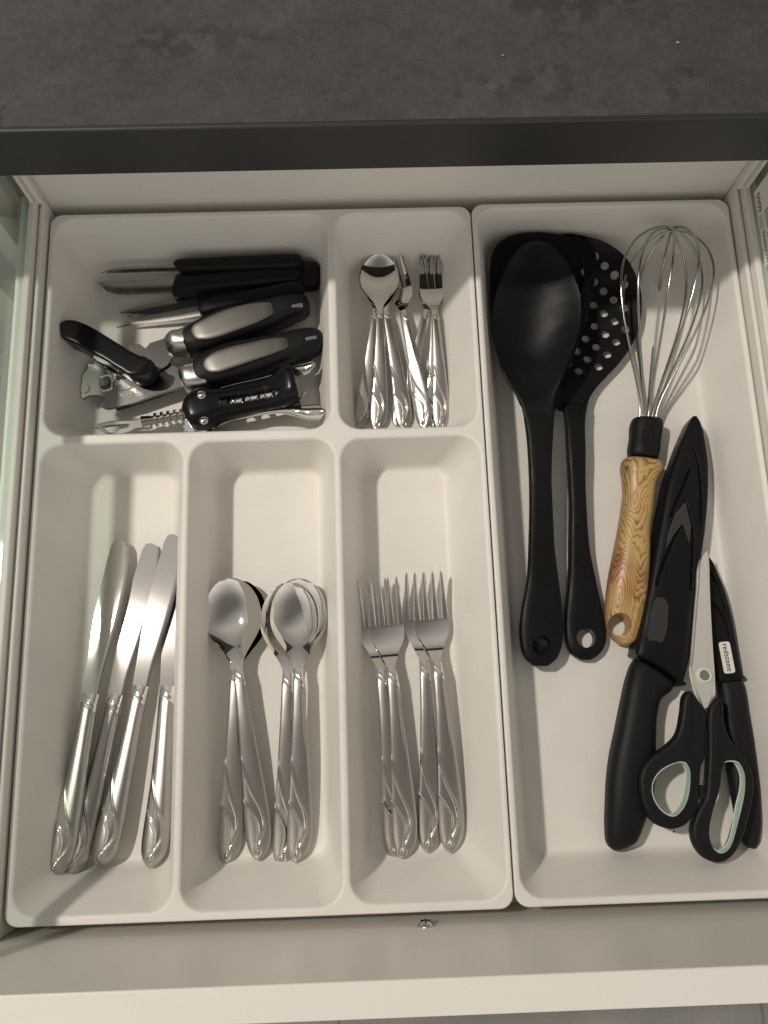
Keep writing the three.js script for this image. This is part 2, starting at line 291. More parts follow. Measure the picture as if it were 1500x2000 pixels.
// ------------------------------------------------------------------ the drawer
{
  const t = thing('drawer', 'open white kitchen drawer with glass sides and a thick front panel', 'drawer', [260, -66, 250]);
  mk('bottom_panel', box(-18, -66, -24, 538, -51, 506.8, 0.5), M.drawer, t);
  mk('back_panel', box(-12, -51, -26, 532, 96, -9.5, 0.8), M.drawer, t);
  mk('front_panel', box(-46, -100, 507, 566, 110.5, 524.5, 1.0), M.drawer, t);
  for (const s of [-1, 1]) {
    const X = (d) => (s < 0 ? -1.6 - d : 521.6 + d), bx = (d0, y0, z0, d1, y1, z1, r) => box(Math.min(X(d0), X(d1)), y0, z0, Math.max(X(d0), X(d1)), y1, z1, r);
    const rail = mk('side_rail', [bx(0, -51, -8, 3.4, 9, 506.6, 1.4), bx(3.2, -51, -8, 4.8, 6, 506.6, 0.3), bx(4.6, -51, -8, 9.6, 15, 506.6, 1.3), bx(9.6, -51, -8, 16, 12, 506.6, 0.3)], M.lacquer, t); void rail;
    mk('glass_pane', bx(10.2, 12.5, -6, 14, 85, 506, 0.4), M.glass, t);
    mk('top_rail', bx(7, 84, -8, 17, 97, 506.6, 2), M.lacquer, t);
    mk('corner_bracket', [bx(0.5, 9.6, -9, 5, 95, -2.5, 0.8), bx(5.2, 15.5, -9, 7.8, 95, 0.5, 0.6)], M.lacquer, t);
  }
  const sc = mk('screw', [new THREE.SphereGeometry(6, 24, 12, 0, Math.PI * 2, 0, 1.0).rotateX(-Math.PI / 2).translate(263.5, 4, 509.6), new THREE.TorusGeometry(4.6, 0.8, 8, 28).translate(263.5, 4, 506.8)], M.zinc, t);
  mk('screw_slot', [box(260.3, 3.5, 503.2, 266.7, 4.5, 504.2, 0.2), box(263, 1, 503.2, 264, 7, 504.2, 0.2)], M.rubber, sc);
  // printed sticker on the inside of the right glass
  const lab = canvasMat(1024, 512, (c) => {
    c.fillStyle = '#e9e6df'; c.fillRect(0, 0, 1024, 512); c.fillStyle = '#151515';
    c.font = 'bold 120px sans-serif'; c.save(); c.translate(330, 385); c.rotate(Math.PI); c.fillText('6060', 0, 0); c.restore();
    c.save(); c.translate(600, 330); c.rotate(Math.PI); for (let i = 0; i < 26; i++) c.fillRect(i * 9, -10, [3, 5, 2, 6][(i * 7) % 4], 120); c.restore();
    c.fillRect(660, 230, 300, 120); c.font = 'bold 84px sans-serif'; c.save(); c.translate(1000, 400); c.rotate(Math.PI); c.fillText('MAXIMERA', 0, 0, 430); c.restore();
    c.fillStyle = '#e9e6df'; c.font = 'bold 70px sans-serif'; c.save(); c.translate(900, 265); c.rotate(Math.PI); c.fillText('IKEA', 0, 0); c.restore();
    c.fillStyle = '#555'; for (let i = 0; i < 7; i++) c.fillRect(360, 395 + i * 14, 180, 5);
  });
  const sg = new THREE.PlaneGeometry(62, 31).rotateY(-Math.PI / 2).translate(531.3, 34, 37);
  mk('label_sticker', sg, lab, t, 'white printed sticker with black text and barcode');
}

// ------------------------------------------------------------------ the two trays
function ring(x0, z0, x1, z1, r, y, K = 8) {
  const out = [];
  for (const [cx, cz, a0] of [[x1 - r, z1 - r, 0], [x0 + r, z1 - r, 90], [x0 + r, z0 + r, 180], [x1 - r, z0 + r, 270]])
    for (let i = 0; i <= K; i++) { const a = ((a0 + (90 * i) / K) * Math.PI) / 180; out.push([cx + r * Math.cos(a), y, cz + r * Math.sin(a)]); }
  return out;
}
function rings(list, cap) {
  const N = list[0].length, pos = [], uv = [], idx = [];
  for (const q of list) for (const v of q) { pos.push(...v); uv.push(v[0] / 100 + v[1] / 140, v[2] / 100 + v[1] / 170); }
  for (let i = 0; i + 1 < list.length; i++) for (let j = 0; j < N; j++) { const a = i * N + j, b = i * N + ((j + 1) % N); idx.push(a, b, a + N, b, b + N, a + N); }
  if (cap) { const L = list.length - 1, q = list[L], c = pos.length / 3; pos.push(q.reduce((s, v) => s + v[0], 0) / N, q[0][1], q.reduce((s, v) => s + v[2], 0) / N); uv.push(pos[c * 3] / 100, pos[c * 3 + 2] / 100); for (let j = 0; j < N; j++) idx.push(L * N + j, L * N + ((j + 1) % N), c); }
  return geoFrom(pos, uv, idx);
}
function tray(label, x0, z0, x1, z1, comps) {
  const t = thing('drawer_tray', label, 'drawer organiser', [(x0 + x1) / 2, -51, (z0 + z1) / 2]);
  const holes = [];
  for (const [a, c, b, d, il, ib, ir, iF, R] of comps) {
    const at = (o, f, e, y, r) => ring(a - o + il * f + e, c - o + ib * f + e, b + o - ir * f - e, d + o - iF * f - e, r, y);
    const L = [at(2.4, 0, 0, 0, R + 2.4), at(1.5, 0, 0, -0.15, R + 1.5), at(0.7, 0, 0, -0.75, R + 0.7), at(0.2, 0, 0, -1.7, R), at(0, 0.02, 0, -3, R), at(0, 0.4, 0, -20, R * 0.9), at(0, 0.82, 0, -41, R * 0.8), at(0, 0.92, 0.2, -45.5, R * 0.75), at(0, 0.98, 0.9, -48.2, R * 0.7), at(0, 1, 2.4, -49.6, R * 0.66), at(0, 1, 4.6, -50, R * 0.6), at(0, 1, 5.4, -50, R * 0.6)];
    mk('compartment', rings(L, true), M.tray, t);
    holes.push(L[0].map((v) => [v[0], v[2]]));
  }
  const o = (d, y, r) => ring(x0 + d, z0 + d, x1 - d, z1 - d, r, y);
  const outer = o(1.2, 0, 7.8);
  const sh = new THREE.Shape(outer.map((v) => new THREE.Vector2(v[0], -v[2])));
  for (const h of holes) sh.holes.push(new THREE.Path(h.map(([x, z]) => new THREE.Vector2(x, -z))));
  const deck = new THREE.ShapeGeometry(sh); deck.rotateX(-Math.PI / 2); const u = deck.attributes.uv, p = deck.attributes.position; for (let i = 0; i < p.count; i++) u.setXY(i, p.getX(i) / 100, p.getZ(i) / 100);
  const skirt = rings([outer, o(0.6, -0.15, 8.4), o(0.2, -0.6, 8.8), o(0, -1.8, 9), o(0.6, -8, 9), o(3, -50.5, 8)].reverse());
  mk('rim', [deck, skirt], M.tray, t);
  return t;
}
tray('white plastic cutlery tray with five compartments, left one of the two', 0, 0, 320, 500, [
  [5, 5, 209.5, 176.5, 19, 17, 10, 10, 15], [216.5, 5, 315.6, 177.5, 10, 17, 18, 10, 15],
  [5, 184.5, 104, 493.5, 19, 8, 13, 21, 15], [110, 185, 211.5, 494, 10, 8, 10.5, 21, 15], [217.5, 185.5, 315.6, 493.5, 11, 8, 18, 21, 15]]);
tray('white plastic utensil tray with one long compartment, right one of the two', 320.8, -1.5, 520, 499.5, [[325.6, 3.6, 515.6, 494, 13, 9, 13, 18, 15]]);

// ------------------------------------------------------------------ cutlery of one pattern
const FLOOR = -50;
const hw = curve([0, 0.37], [0.06, 0.42], [0.2, 0.5], [0.4, 0.66], [0.55, 0.79], [0.7, 0.93], [0.8, 1], [0.87, 0.98], [0.93, 0.83], [0.965, 0.6], [0.99, 0.3], [1, 0.06]);
const hc = curve([0, 0], [0.5, 0.05], [0.72, 0], [0.85, -0.08], [0.94, -0.2], [1, -0.34]);
const uA = curve([0.44, -1.1], [0.5, -0.86], [0.64, -0.25], [0.76, 0.45], [0.83, 0.55], [0.89, 0.3], [0.93, 0.0], [0.965, -0.12]);
const uB = curve([0.68, -1.1], [0.72, -0.7], [0.77, -0.25], [0.82, 0.02], [0.88, 0.0], [0.93, -0.12], [0.965, -0.18]);
function relief(s, u, w, H, k) {             // the leaf pattern, heights in mm
  let y = 0; const R = 0.75 * k, fadeA = sst(s, 0.42, 0.5) * (1 - sst(s, 0.955, 0.975)), a = uA(s), b = s < 0.68 ? -1.3 : uB(s);
  const dA = (u - a) * w, dB = (u - b) * w;
  if (s > 0.42 && s < 0.975) {
    const rec = sst(-dA, 0, R) * sst(dB, 0, R);
    y += fadeA * (0.5 * k * Math.exp(-((dA / R) ** 2)) - 0.95 * k * rec);
    if (s > 0.67) y += fadeA * (0.42 * k * Math.exp(-((dB / R) ** 2)) + 0.25 * k * sst(-dB, 0, 3 * R) * Math.min(1, (1 + u) * 2));
  }
  const bead = Math.hypot((s - 0.955) * H, (u + 0.16) * w); y += 0.6 * k * Math.exp(-((bead / (1.25 * k)) ** 2)) - 0.35 * k * Math.exp(-(((bead - 2.2 * k) / (0.7 * k)) ** 2));
  for (const s0 of [0.02, 0.055]) { const c = s0 + 0.06 * ((u + 1) / 2) ** 1.6; y += 0.24 * k * Math.exp(-((((s - c) * H) / (0.9 * k)) ** 2)) * sst(u, -1.1, -0.7); }
  y -= 0.45 * k * sst(u, 0.5, 0.68) * sst(s, 0.09, 0.13) * (1 - sst(s, 0.3, 0.5));
  return y;
}
const polished = (u, s) => (s > 0.46 && s < 0.95 && u < uA(s) && u > (s < 0.68 ? -2 : uB(s)) ? 1 : s < 0.05 + 0.06 * ((u + 1) / 2) ** 1.6 ? 2 : 0);
function flatHandle(z0, z1, W, yTop, k, t) {
  const H = z1 - z0, rows = []; for (let i = 0; i <= 40; i++) { const s = i < 34 ? i / 40 : 0.85 + 0.15 * Math.sin(((i - 34) / 6) * Math.PI / 2), w = W * hw(s), c = W * hc(s), z = z0 + s * H; rows.push([c - w, z, c + w, z, z, s]); }
  const [g0, g1, g2] = sheet(rows, { n: 190, m: 34, param: 6, part: (u, f) => polished(u, f),
    top: (u, r, f) => { const w = (r[2] - r[0]) / 2; return yTop(r[4]) + 0.75 * k * (1 - u * u) * (0.6 + 0.4 * f) - 0.7 * k * Math.abs(u) ** 7 + relief(r[5], u, w, H, k); },
    bot: (u, r, f) => yTop(r[4]) - 2 * k + 0.5 * k * u * u + 0.2 * f });
  const m = mk('handle', g0, M.satin, t); mk('polished_inlay', g1, M.steel, m); mk('polished_neck', g2, M.steel, m);
}
function makeSpoon(name, cat, k) {
  const t = thing(name, '', cat, [0, 0, 0]), L = 196 * k, B = 65 * k;
  const bw = curve([0, 0.3], [0.6, 4.2], [2, 7.6], [6, 12.6], [14, 17.9], [22, 20], [29, 20.6], [36, 19.4], [43, 16], [50, 11], [56, 6.8], [61, 4.3], [65, 3.3]);
  const rim = curve([0, 11.4], [15, 9.8], [32, 9.4], [48, 10.6], [58, 12.4], [65, 14]), dep = curve([0, 0.2], [3, 1.7], [9, 3.9], [18, 5.8], [28, 6.5], [38, 5.8], [46, 3.9], [53, 1.8], [59, 0.6], [65, 0]);
  const rows = []; for (let i = 0; i <= 44; i++) { const z = i < 10 ? 12 * (i / 10) ** 2 : 12 + ((i - 10) / 34) * 53, w = bw(z) * k; rows.push([-w, z * k, w, z * k, z]); }
  const bowlTop = (u, r) => k * (rim(r[4]) - dep(r[4]) * (1 - u * u));
  mk('bowl', sheet(rows, { n: 90, m: 40, param: 5, top: (u, r) => bowlTop(u, r) + 0.15, bot: (u, r) => bowlTop(u, r) - k * (0.7 + 0.7 * (1 - u * u)) }), M.mirror, t);
  const yh = curve([64 * k, 14 * k - 0.2], [75 * k, 16 * k], [95 * k, 15.4 * k], [130 * k, 11.5 * k], [165 * k, 6.2 * k], [196 * k, 2.6 * k]);
  flatHandle(B - 0.6, L, 8.8 * k, yh, k, t);
  return t;
}
function makeFork(name, cat, k, cake) {
  const t = thing(name, '', cat, [0, 0, 0]), L = 195 * k, q = cake ? 0.97 : 0.93, HW = 13.3 * q;
  const yc = curve([0, 13.6], [10, 10], [22, 6.1], [36, 3.4], [50, 4.3], [56, 6.4], [61, 10.2], [65, 13.6]);
  const w = curve([34, HW], [40, HW * 0.985], [46, HW * 0.88], [52, HW * 0.62], [58, 5.4], [62, 3.8], [65.5, 3.3]);
  const hrows = []; for (let i = 0; i <= 24; i++) { const z = 34 + (31.5 * i) / 24; hrows.push([-w(z) * k, z * k, w(z) * k, z * k, z]); }
  const dishY = (x, z) => k * (yc(z) + 0.9 * (x / (HW * k)) ** 2);
  const geos = [sheet(hrows, { n: 50, m: 30, param: 5, top: (u, r) => dishY(((r[2] - r[0]) / 2) * u, r[4]) + 0.12, bot: (u, r) => dishY(((r[2] - r[0]) / 2) * u, r[4]) - 1.5 * k })];
  const spans = cake ? [[-13.3, -2.6, -11, -7.6], [-1.0, 4.6, 0, 2.4], [6.2, 13.3, 8.2, 10.6]] : [[-13.3, -8.2, -11.2, -9.4], [-6.1, -1.1, -4.4, -2.7], [1.1, 6.1, 2.7, 4.4], [8.2, 13.3, 9.4, 11.2]];
  for (const [a, b, c, d] of spans) {
    const rows = []; for (let i = 0; i <= 12; i++) { const f = i / 12, e = i === 0 ? 0.25 : 1, l = lerp(c, a, f ** 0.75) * q, r = lerp(d, b, f ** 0.75) * q, mid = (l + r) / 2, h = ((r - l) / 2) * e; rows.push([(mid - h) * k, f * 34.6 * k, (mid + h) * k, f * 34.6 * k, f * 34.6]); }
    geos.push(sheet(rows, { n: 40, m: 8, param: 5, top: (u, r) => dishY(lerp(r[0], r[2], (u + 1) / 2), r[4]) + 0.12 - 0.4 * k * u ** 4, bot: (u, r) => dishY(lerp(r[0], r[2], (u + 1) / 2), r[4]) - 1.5 * k }));
  }
  mk('head', geos, M.mirror, t);
  const yh = curve([64 * k, 13.2 * k], [75 * k, 15.8 * k], [95 * k, 15.2 * k], [130 * k, 11.4 * k], [165 * k, 6.2 * k], [195 * k, 2.6 * k]);
  flatHandle(64.6 * k, L, 8.8 * k, yh, k, t);
  return t;
}
function makeKnife() {
  const t = thing('table_knife', '', 'table knife', [0, 0, 0]), mid = 5.6;
  const le = curve([0, 0.3], [0.6, -1.8], [3, -3.4], [12, -4.9], [29, -6.2], [60, -7.4], [90, -6.4], [112, -5.6]), re = curve([0, 1.8], [0.6, 4], [3, 6.6], [12, 9.6], [22, 11.2], [32, 11.7], [60, 10.4], [85, 7.6], [100, 6], [112, 5.6]);
  const rows = []; for (let i = 0; i <= 260; i++) { const z = i < 20 ? 4 * (i / 20) ** 1.6 : 4 + ((i - 20) / 240) * 108.5, saw = z > 6 && z < 66 ? 0.22 * (i % 2 ? 1 : -1) : 0; rows.push([le(z), z, re(z) + saw, z, z]); }
  const blade = mk('blade', sheet(rows, { n: 260, m: 14, param: 5, top: (u) => mid + 0.95 - 0.5 * sst(u, 0.8, 1), bot: (u) => mid - 0.95 + 0.75 * sst(u, 0.35, 1) }), M.blade, t); void blade;
  const H = 121, W = 9.5, kw = curve([0, 0.63], [0.05, 0.64], [0.2, 0.66], [0.45, 0.76], [0.7, 0.93], [0.82, 1], [0.89, 0.96], [0.94, 0.8], [0.975, 0.5], [0.995, 0.2], [1, 0.05]);
  const th = curve([0, 2.6], [0.05, 3.4], [0.3, 4.4], [0.7, 5.1], [0.9, 4.6], [0.97, 3.2], [1, 1]);
  const hr = []; for (let i = 0; i <= 40; i++) { const s = i < 34 ? i / 40 : 0.85 + 0.15 * Math.sin(((i - 34) / 6) * Math.PI / 2), w = W * kw(s), c = W * hc(s) * 0.9, z = 112 + s * H; hr.push([c - w, z, c + w, z, s]); }
  const [g0, g1, g2] = sheet(hr, { n: 190, m: 38, param: 5, part: (u, f) => polished(u, f),
    top: (u, r) => mid + th(r[4]) * (1 - Math.abs(u) ** 2.4) ** 0.6 + relief(r[4], u, (r[2] - r[0]) / 2, H, 1.05) * (1 - u ** 6),
    bot: (u, r) => mid - th(r[4]) * (1 - Math.abs(u) ** 2.4) ** 0.6 });
  const m = mk('handle', g0, M.satin, t); mk('polished_inlay', g1, M.steel, m); mk('polished_neck', g2, M.steel, m);
  return t;
}
const protos = {};
function lay(kind, maker, tip, end, y, label, group, pitch = 0, roll = 0) {
  let o;
  if (!protos[kind]) o = protos[kind] = maker();
  else { o = protos[kind].clone(); o.name = numbered(protos[kind].name); scene.add(o); o.userData = { ...o.userData }; }
  o.position.set(tip[0] / 1000, (FLOOR + y) / 1000, tip[2] / 1000); o.rotation.order = 'YXZ';
  o.rotation.set((pitch * Math.PI) / 180, Math.atan2(end[0] - tip[0], end[2] - tip[2]), (roll * Math.PI) / 180);
  o.userData.label = label; o.userData.group = group;
  return o;
}
const tk = () => makeKnife(), GK = 'table knives in the left compartment';
lay('knife', tk, [49.3, -38, 245.8], [21, -44, 477.5], 2.5, 'steel table knife lying leftmost, serrated edge showing, on top of its neighbour', GK, -2, 4);
lay('knife', tk, [71.3, -42, 248], [29.7, -46, 477.2], -3, 'steel table knife mostly hidden, second from left between two other knives', GK, -1.9, 3);
lay('knife', tk, [88.7, -38, 242.4], [49.3, -45, 472.8], 1.2, 'steel table knife third from left, blade lying over the rightmost knife', GK, -1.6, 3);
lay('knife', tk, [93, -44, 241.6], [83.5, -45, 474.6], -3.4, 'steel table knife rightmost, against the partition, its handle standing apart', GK, -2, 3);
const ts = () => makeSpoon('table_spoon', 'table spoon', 1), GS = 'table spoons in the middle compartment';
lay('spoon', ts, [139.8, -42, 279.2], [133.6, -46, 476.5], 0.4, 'steel table spoon of the left pair, bowl underneath, handle end at far left', GS);
lay('spoon', ts, [131.8, -38, 277.7], [155.9, -44, 471], 3.4, 'steel table spoon of the left pair with its bowl lying on top', GS);
lay('spoon', ts, [175.9, -42, 282.2], [171.3, -44, 481], 2.0, 'steel table spoon of the right pair, bowl underneath, handle on the left', GS, 0.5);
lay('spoon', ts, [182.7, -37, 279.4], [182, -46, 477.2], 3.6, 'steel table spoon of the right pair with its bowl lying on top', GS, 0.2);
const tf = () => makeFork('table_fork', 'table fork', 1), GF = 'table forks in the right compartment of the cutlery tray';
lay('fork', tf, [236.2, -37, 281.4], [249.7, -46, 474.9], 0.4, 'steel table fork leftmost of all, underneath its partner', GF);
lay('fork', tf, [244.4, -34, 281], [255.6, -44, 475.4], 3.2, 'steel table fork of the left pair lying on top', GF);
lay('fork', tf, [271.3, -37, 277.2], [273.1, -46, 472.7], 0.4, 'steel table fork of the right pair, head underneath its partner', GF);
lay('fork', tf, [277.1, -34, 277.5], [288.2, -44, 471.3], 3.2, 'steel table fork rightmost, head lying on top', GF);
const te = () => makeSpoon('teaspoon', 'teaspoon', 0.75), GT = 'teaspoons in the small back compartment';
lay('tea', te, [252.6, -43, 16.9], [231.3, -46, 162.5], 0.3, 'small steel teaspoon at the bottom of the nested three, handle leftmost', GT);
lay('tea', te, [245.9, -42, 18.3], [267, -46, 163.5], 2.2, 'small steel teaspoon in the middle of the nested three, handle rightmost', GT);
lay('tea', te, [250, -39, 17.8], [245.5, -46, 163.3], 4.2, 'small steel teaspoon on top of the nested three, handle in the middle', GT);
const cf = () => makeFork('cake_fork', 'cake fork', 0.75, true), GC = 'cake forks in the small back compartment';
lay('cake', cf, [298.6, -42, 19.1], [259.9, -46, 162.5], 0.2, 'small steel cake fork at the bottom of the right stack, handle slanting to the left', GC);
lay('cake', cf, [293.5, -40, 19.2], [287.3, -46, 163.2], 2.0, 'small steel cake fork in the middle of the right stack', GC);
lay('cake', cf, [290.4, -38, 19.9], [294.8, -46, 163.4], 3.9, 'small steel cake fork on top of the right stack, handle rightmost', GC);
lay('cake', cf, [263.3, -41, 18.8], [282.8, -38, 163], 1.5, 'tilted steel cake fork between teaspoons and fork stack, head partly under a teaspoon bowl', GC, -1.2, 16);

// ------------------------------------------------------------------ small knives with black handles
function paring(label, blade, handle, thick, spine, steel = M.knifeSteel) {
  const t = thing('paring_knife', label, 'paring knife', [handle[0][0], FLOOR, handle[0][1]], 'black handled small knives in the back left compartment');
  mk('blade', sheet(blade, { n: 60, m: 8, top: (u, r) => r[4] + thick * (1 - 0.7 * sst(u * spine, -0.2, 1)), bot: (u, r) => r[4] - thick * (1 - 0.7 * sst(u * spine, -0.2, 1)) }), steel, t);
  mk('handle', loft(handle, { n: 60, k: 36, e: 3.2 }), M.rubber, t);
}
paring('small knife with black handle, farthest back, top one in the row', [[29.1,30.6,29.1,30.8,-34],
 [35.4,28,35.6,30.7,-34],
 [44,26.8,44.6,31.3,-33.5],
 [66.4,26.2,66.5,31.2,-33],
 [88.7,25.7,88.9,31.6,-32.5]],
  [[86.9,26.7,87.3,27.6,-36,-28],
 [88.5,24.9,89.4,29.9,-38,-26],
 [92.1,23.7,95.5,34.9,-39,-24],
 [101.3,23.5,103.6,35.1,-40,-23.5],
 [123.5,22.7,124.1,34.8,-40,-23.5],
 [151.9,22,152.3,34.6,-40,-23.5],
 [176.2,21.3,176.5,34.3,-40,-23.5],
 [184.3,21.5,184.6,33.6,-39,-24],
 [188,23.4,188.1,31.9,-37,-26],
 [189.2,25.6,189.1,29.7,-34,-29]], 0.8, 1);
paring('small knife with black handle and wide blade, second from the back', [[24.6,35.2,24.6,35.4,-40],
 [28.2,34.9,30.6,42.1,-40],
 [33.9,34.8,36.8,45.4,-40],
 [42.5,34.8,43.8,46.7,-40],
 [65.1,35,65.5,47.1,-39],
 [88.9,34.8,88.4,47.3,-38]],
  [[87.8,36.3,84.9,48.7,-41,-33],
 [88.5,34.1,85.3,49.6,-43,-31],
 [92.6,33.3,88.5,50.2,-44,-29],
 [97.5,34.8,97,50.4,-45,-28],
 [110.5,34.2,110.7,49.9,-45,-27],
 [138.9,32.2,139.4,47.9,-45,-27],
 [167.4,30.7,168.2,45.5,-45,-27],
 [181.7,30.6,182.4,44.1,-45,-28],
 [187,32.5,187.3,41.1,-43,-30],
 [188.6,35.3,188.5,38.9,-39,-34]], 0.9, 1);
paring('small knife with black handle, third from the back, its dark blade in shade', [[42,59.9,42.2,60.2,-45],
 [47.2,57.8,48.7,63.2,-45],
 [54.1,55.7,56,64.5,-45],
 [67,52.5,68.9,61.9,-45],
 [86.7,49.5,88.6,58.9,-44],
 [109.3,45.2,111.1,54.7,-43]],
  [[103,46.5,104,56.3,-45,-39],
 [106.2,44.3,108.1,57.3,-47,-37],
 [117.6,41.4,119.8,55,-48,-35],
 [150.3,32.8,152.4,48.2,-49,-33],
 [175,26.6,177.3,46.1,-49,-32],
 [191.5,22.9,193.7,45.6,-49,-32],
 [199,23.5,200.3,44.4,-48,-33],
 [203,26.4,203.2,41.4,-46,-36],
 [204.2,30.5,204.3,37.8,-43,-39]], 0.9, 1);
paring('small knife with black handle and thin blade seen almost edge on, nearest the can opener', [[39.6,73.2,39.8,73.4,-44],
 [53.1,69.8,53.6,71.4,-43],
 [69.4,67.9,69.9,70.5,-42],
 [90,65.9,90.5,69.2,-40],
 [109,62.9,109.4,67.4,-38]],
  [[106.1,63.2,107.4,67.1,-38,-34],
 [106.9,59.7,109.1,69.8,-41,-30],
 [112,57.1,114.7,69.5,-42,-28],
 [123.3,54.8,125.8,67.6,-43,-27],
 [143.4,51.3,146.2,63.7,-43,-26],
 [167.6,46.1,170,59.1,-43,-26],
 [181.8,42.9,183.7,55.4,-43,-27],
 [187.8,44,188.6,52,-41,-29],
 [189.8,46.7,190,49.4,-38,-33]], 0.5, 1, M.gripSteel);

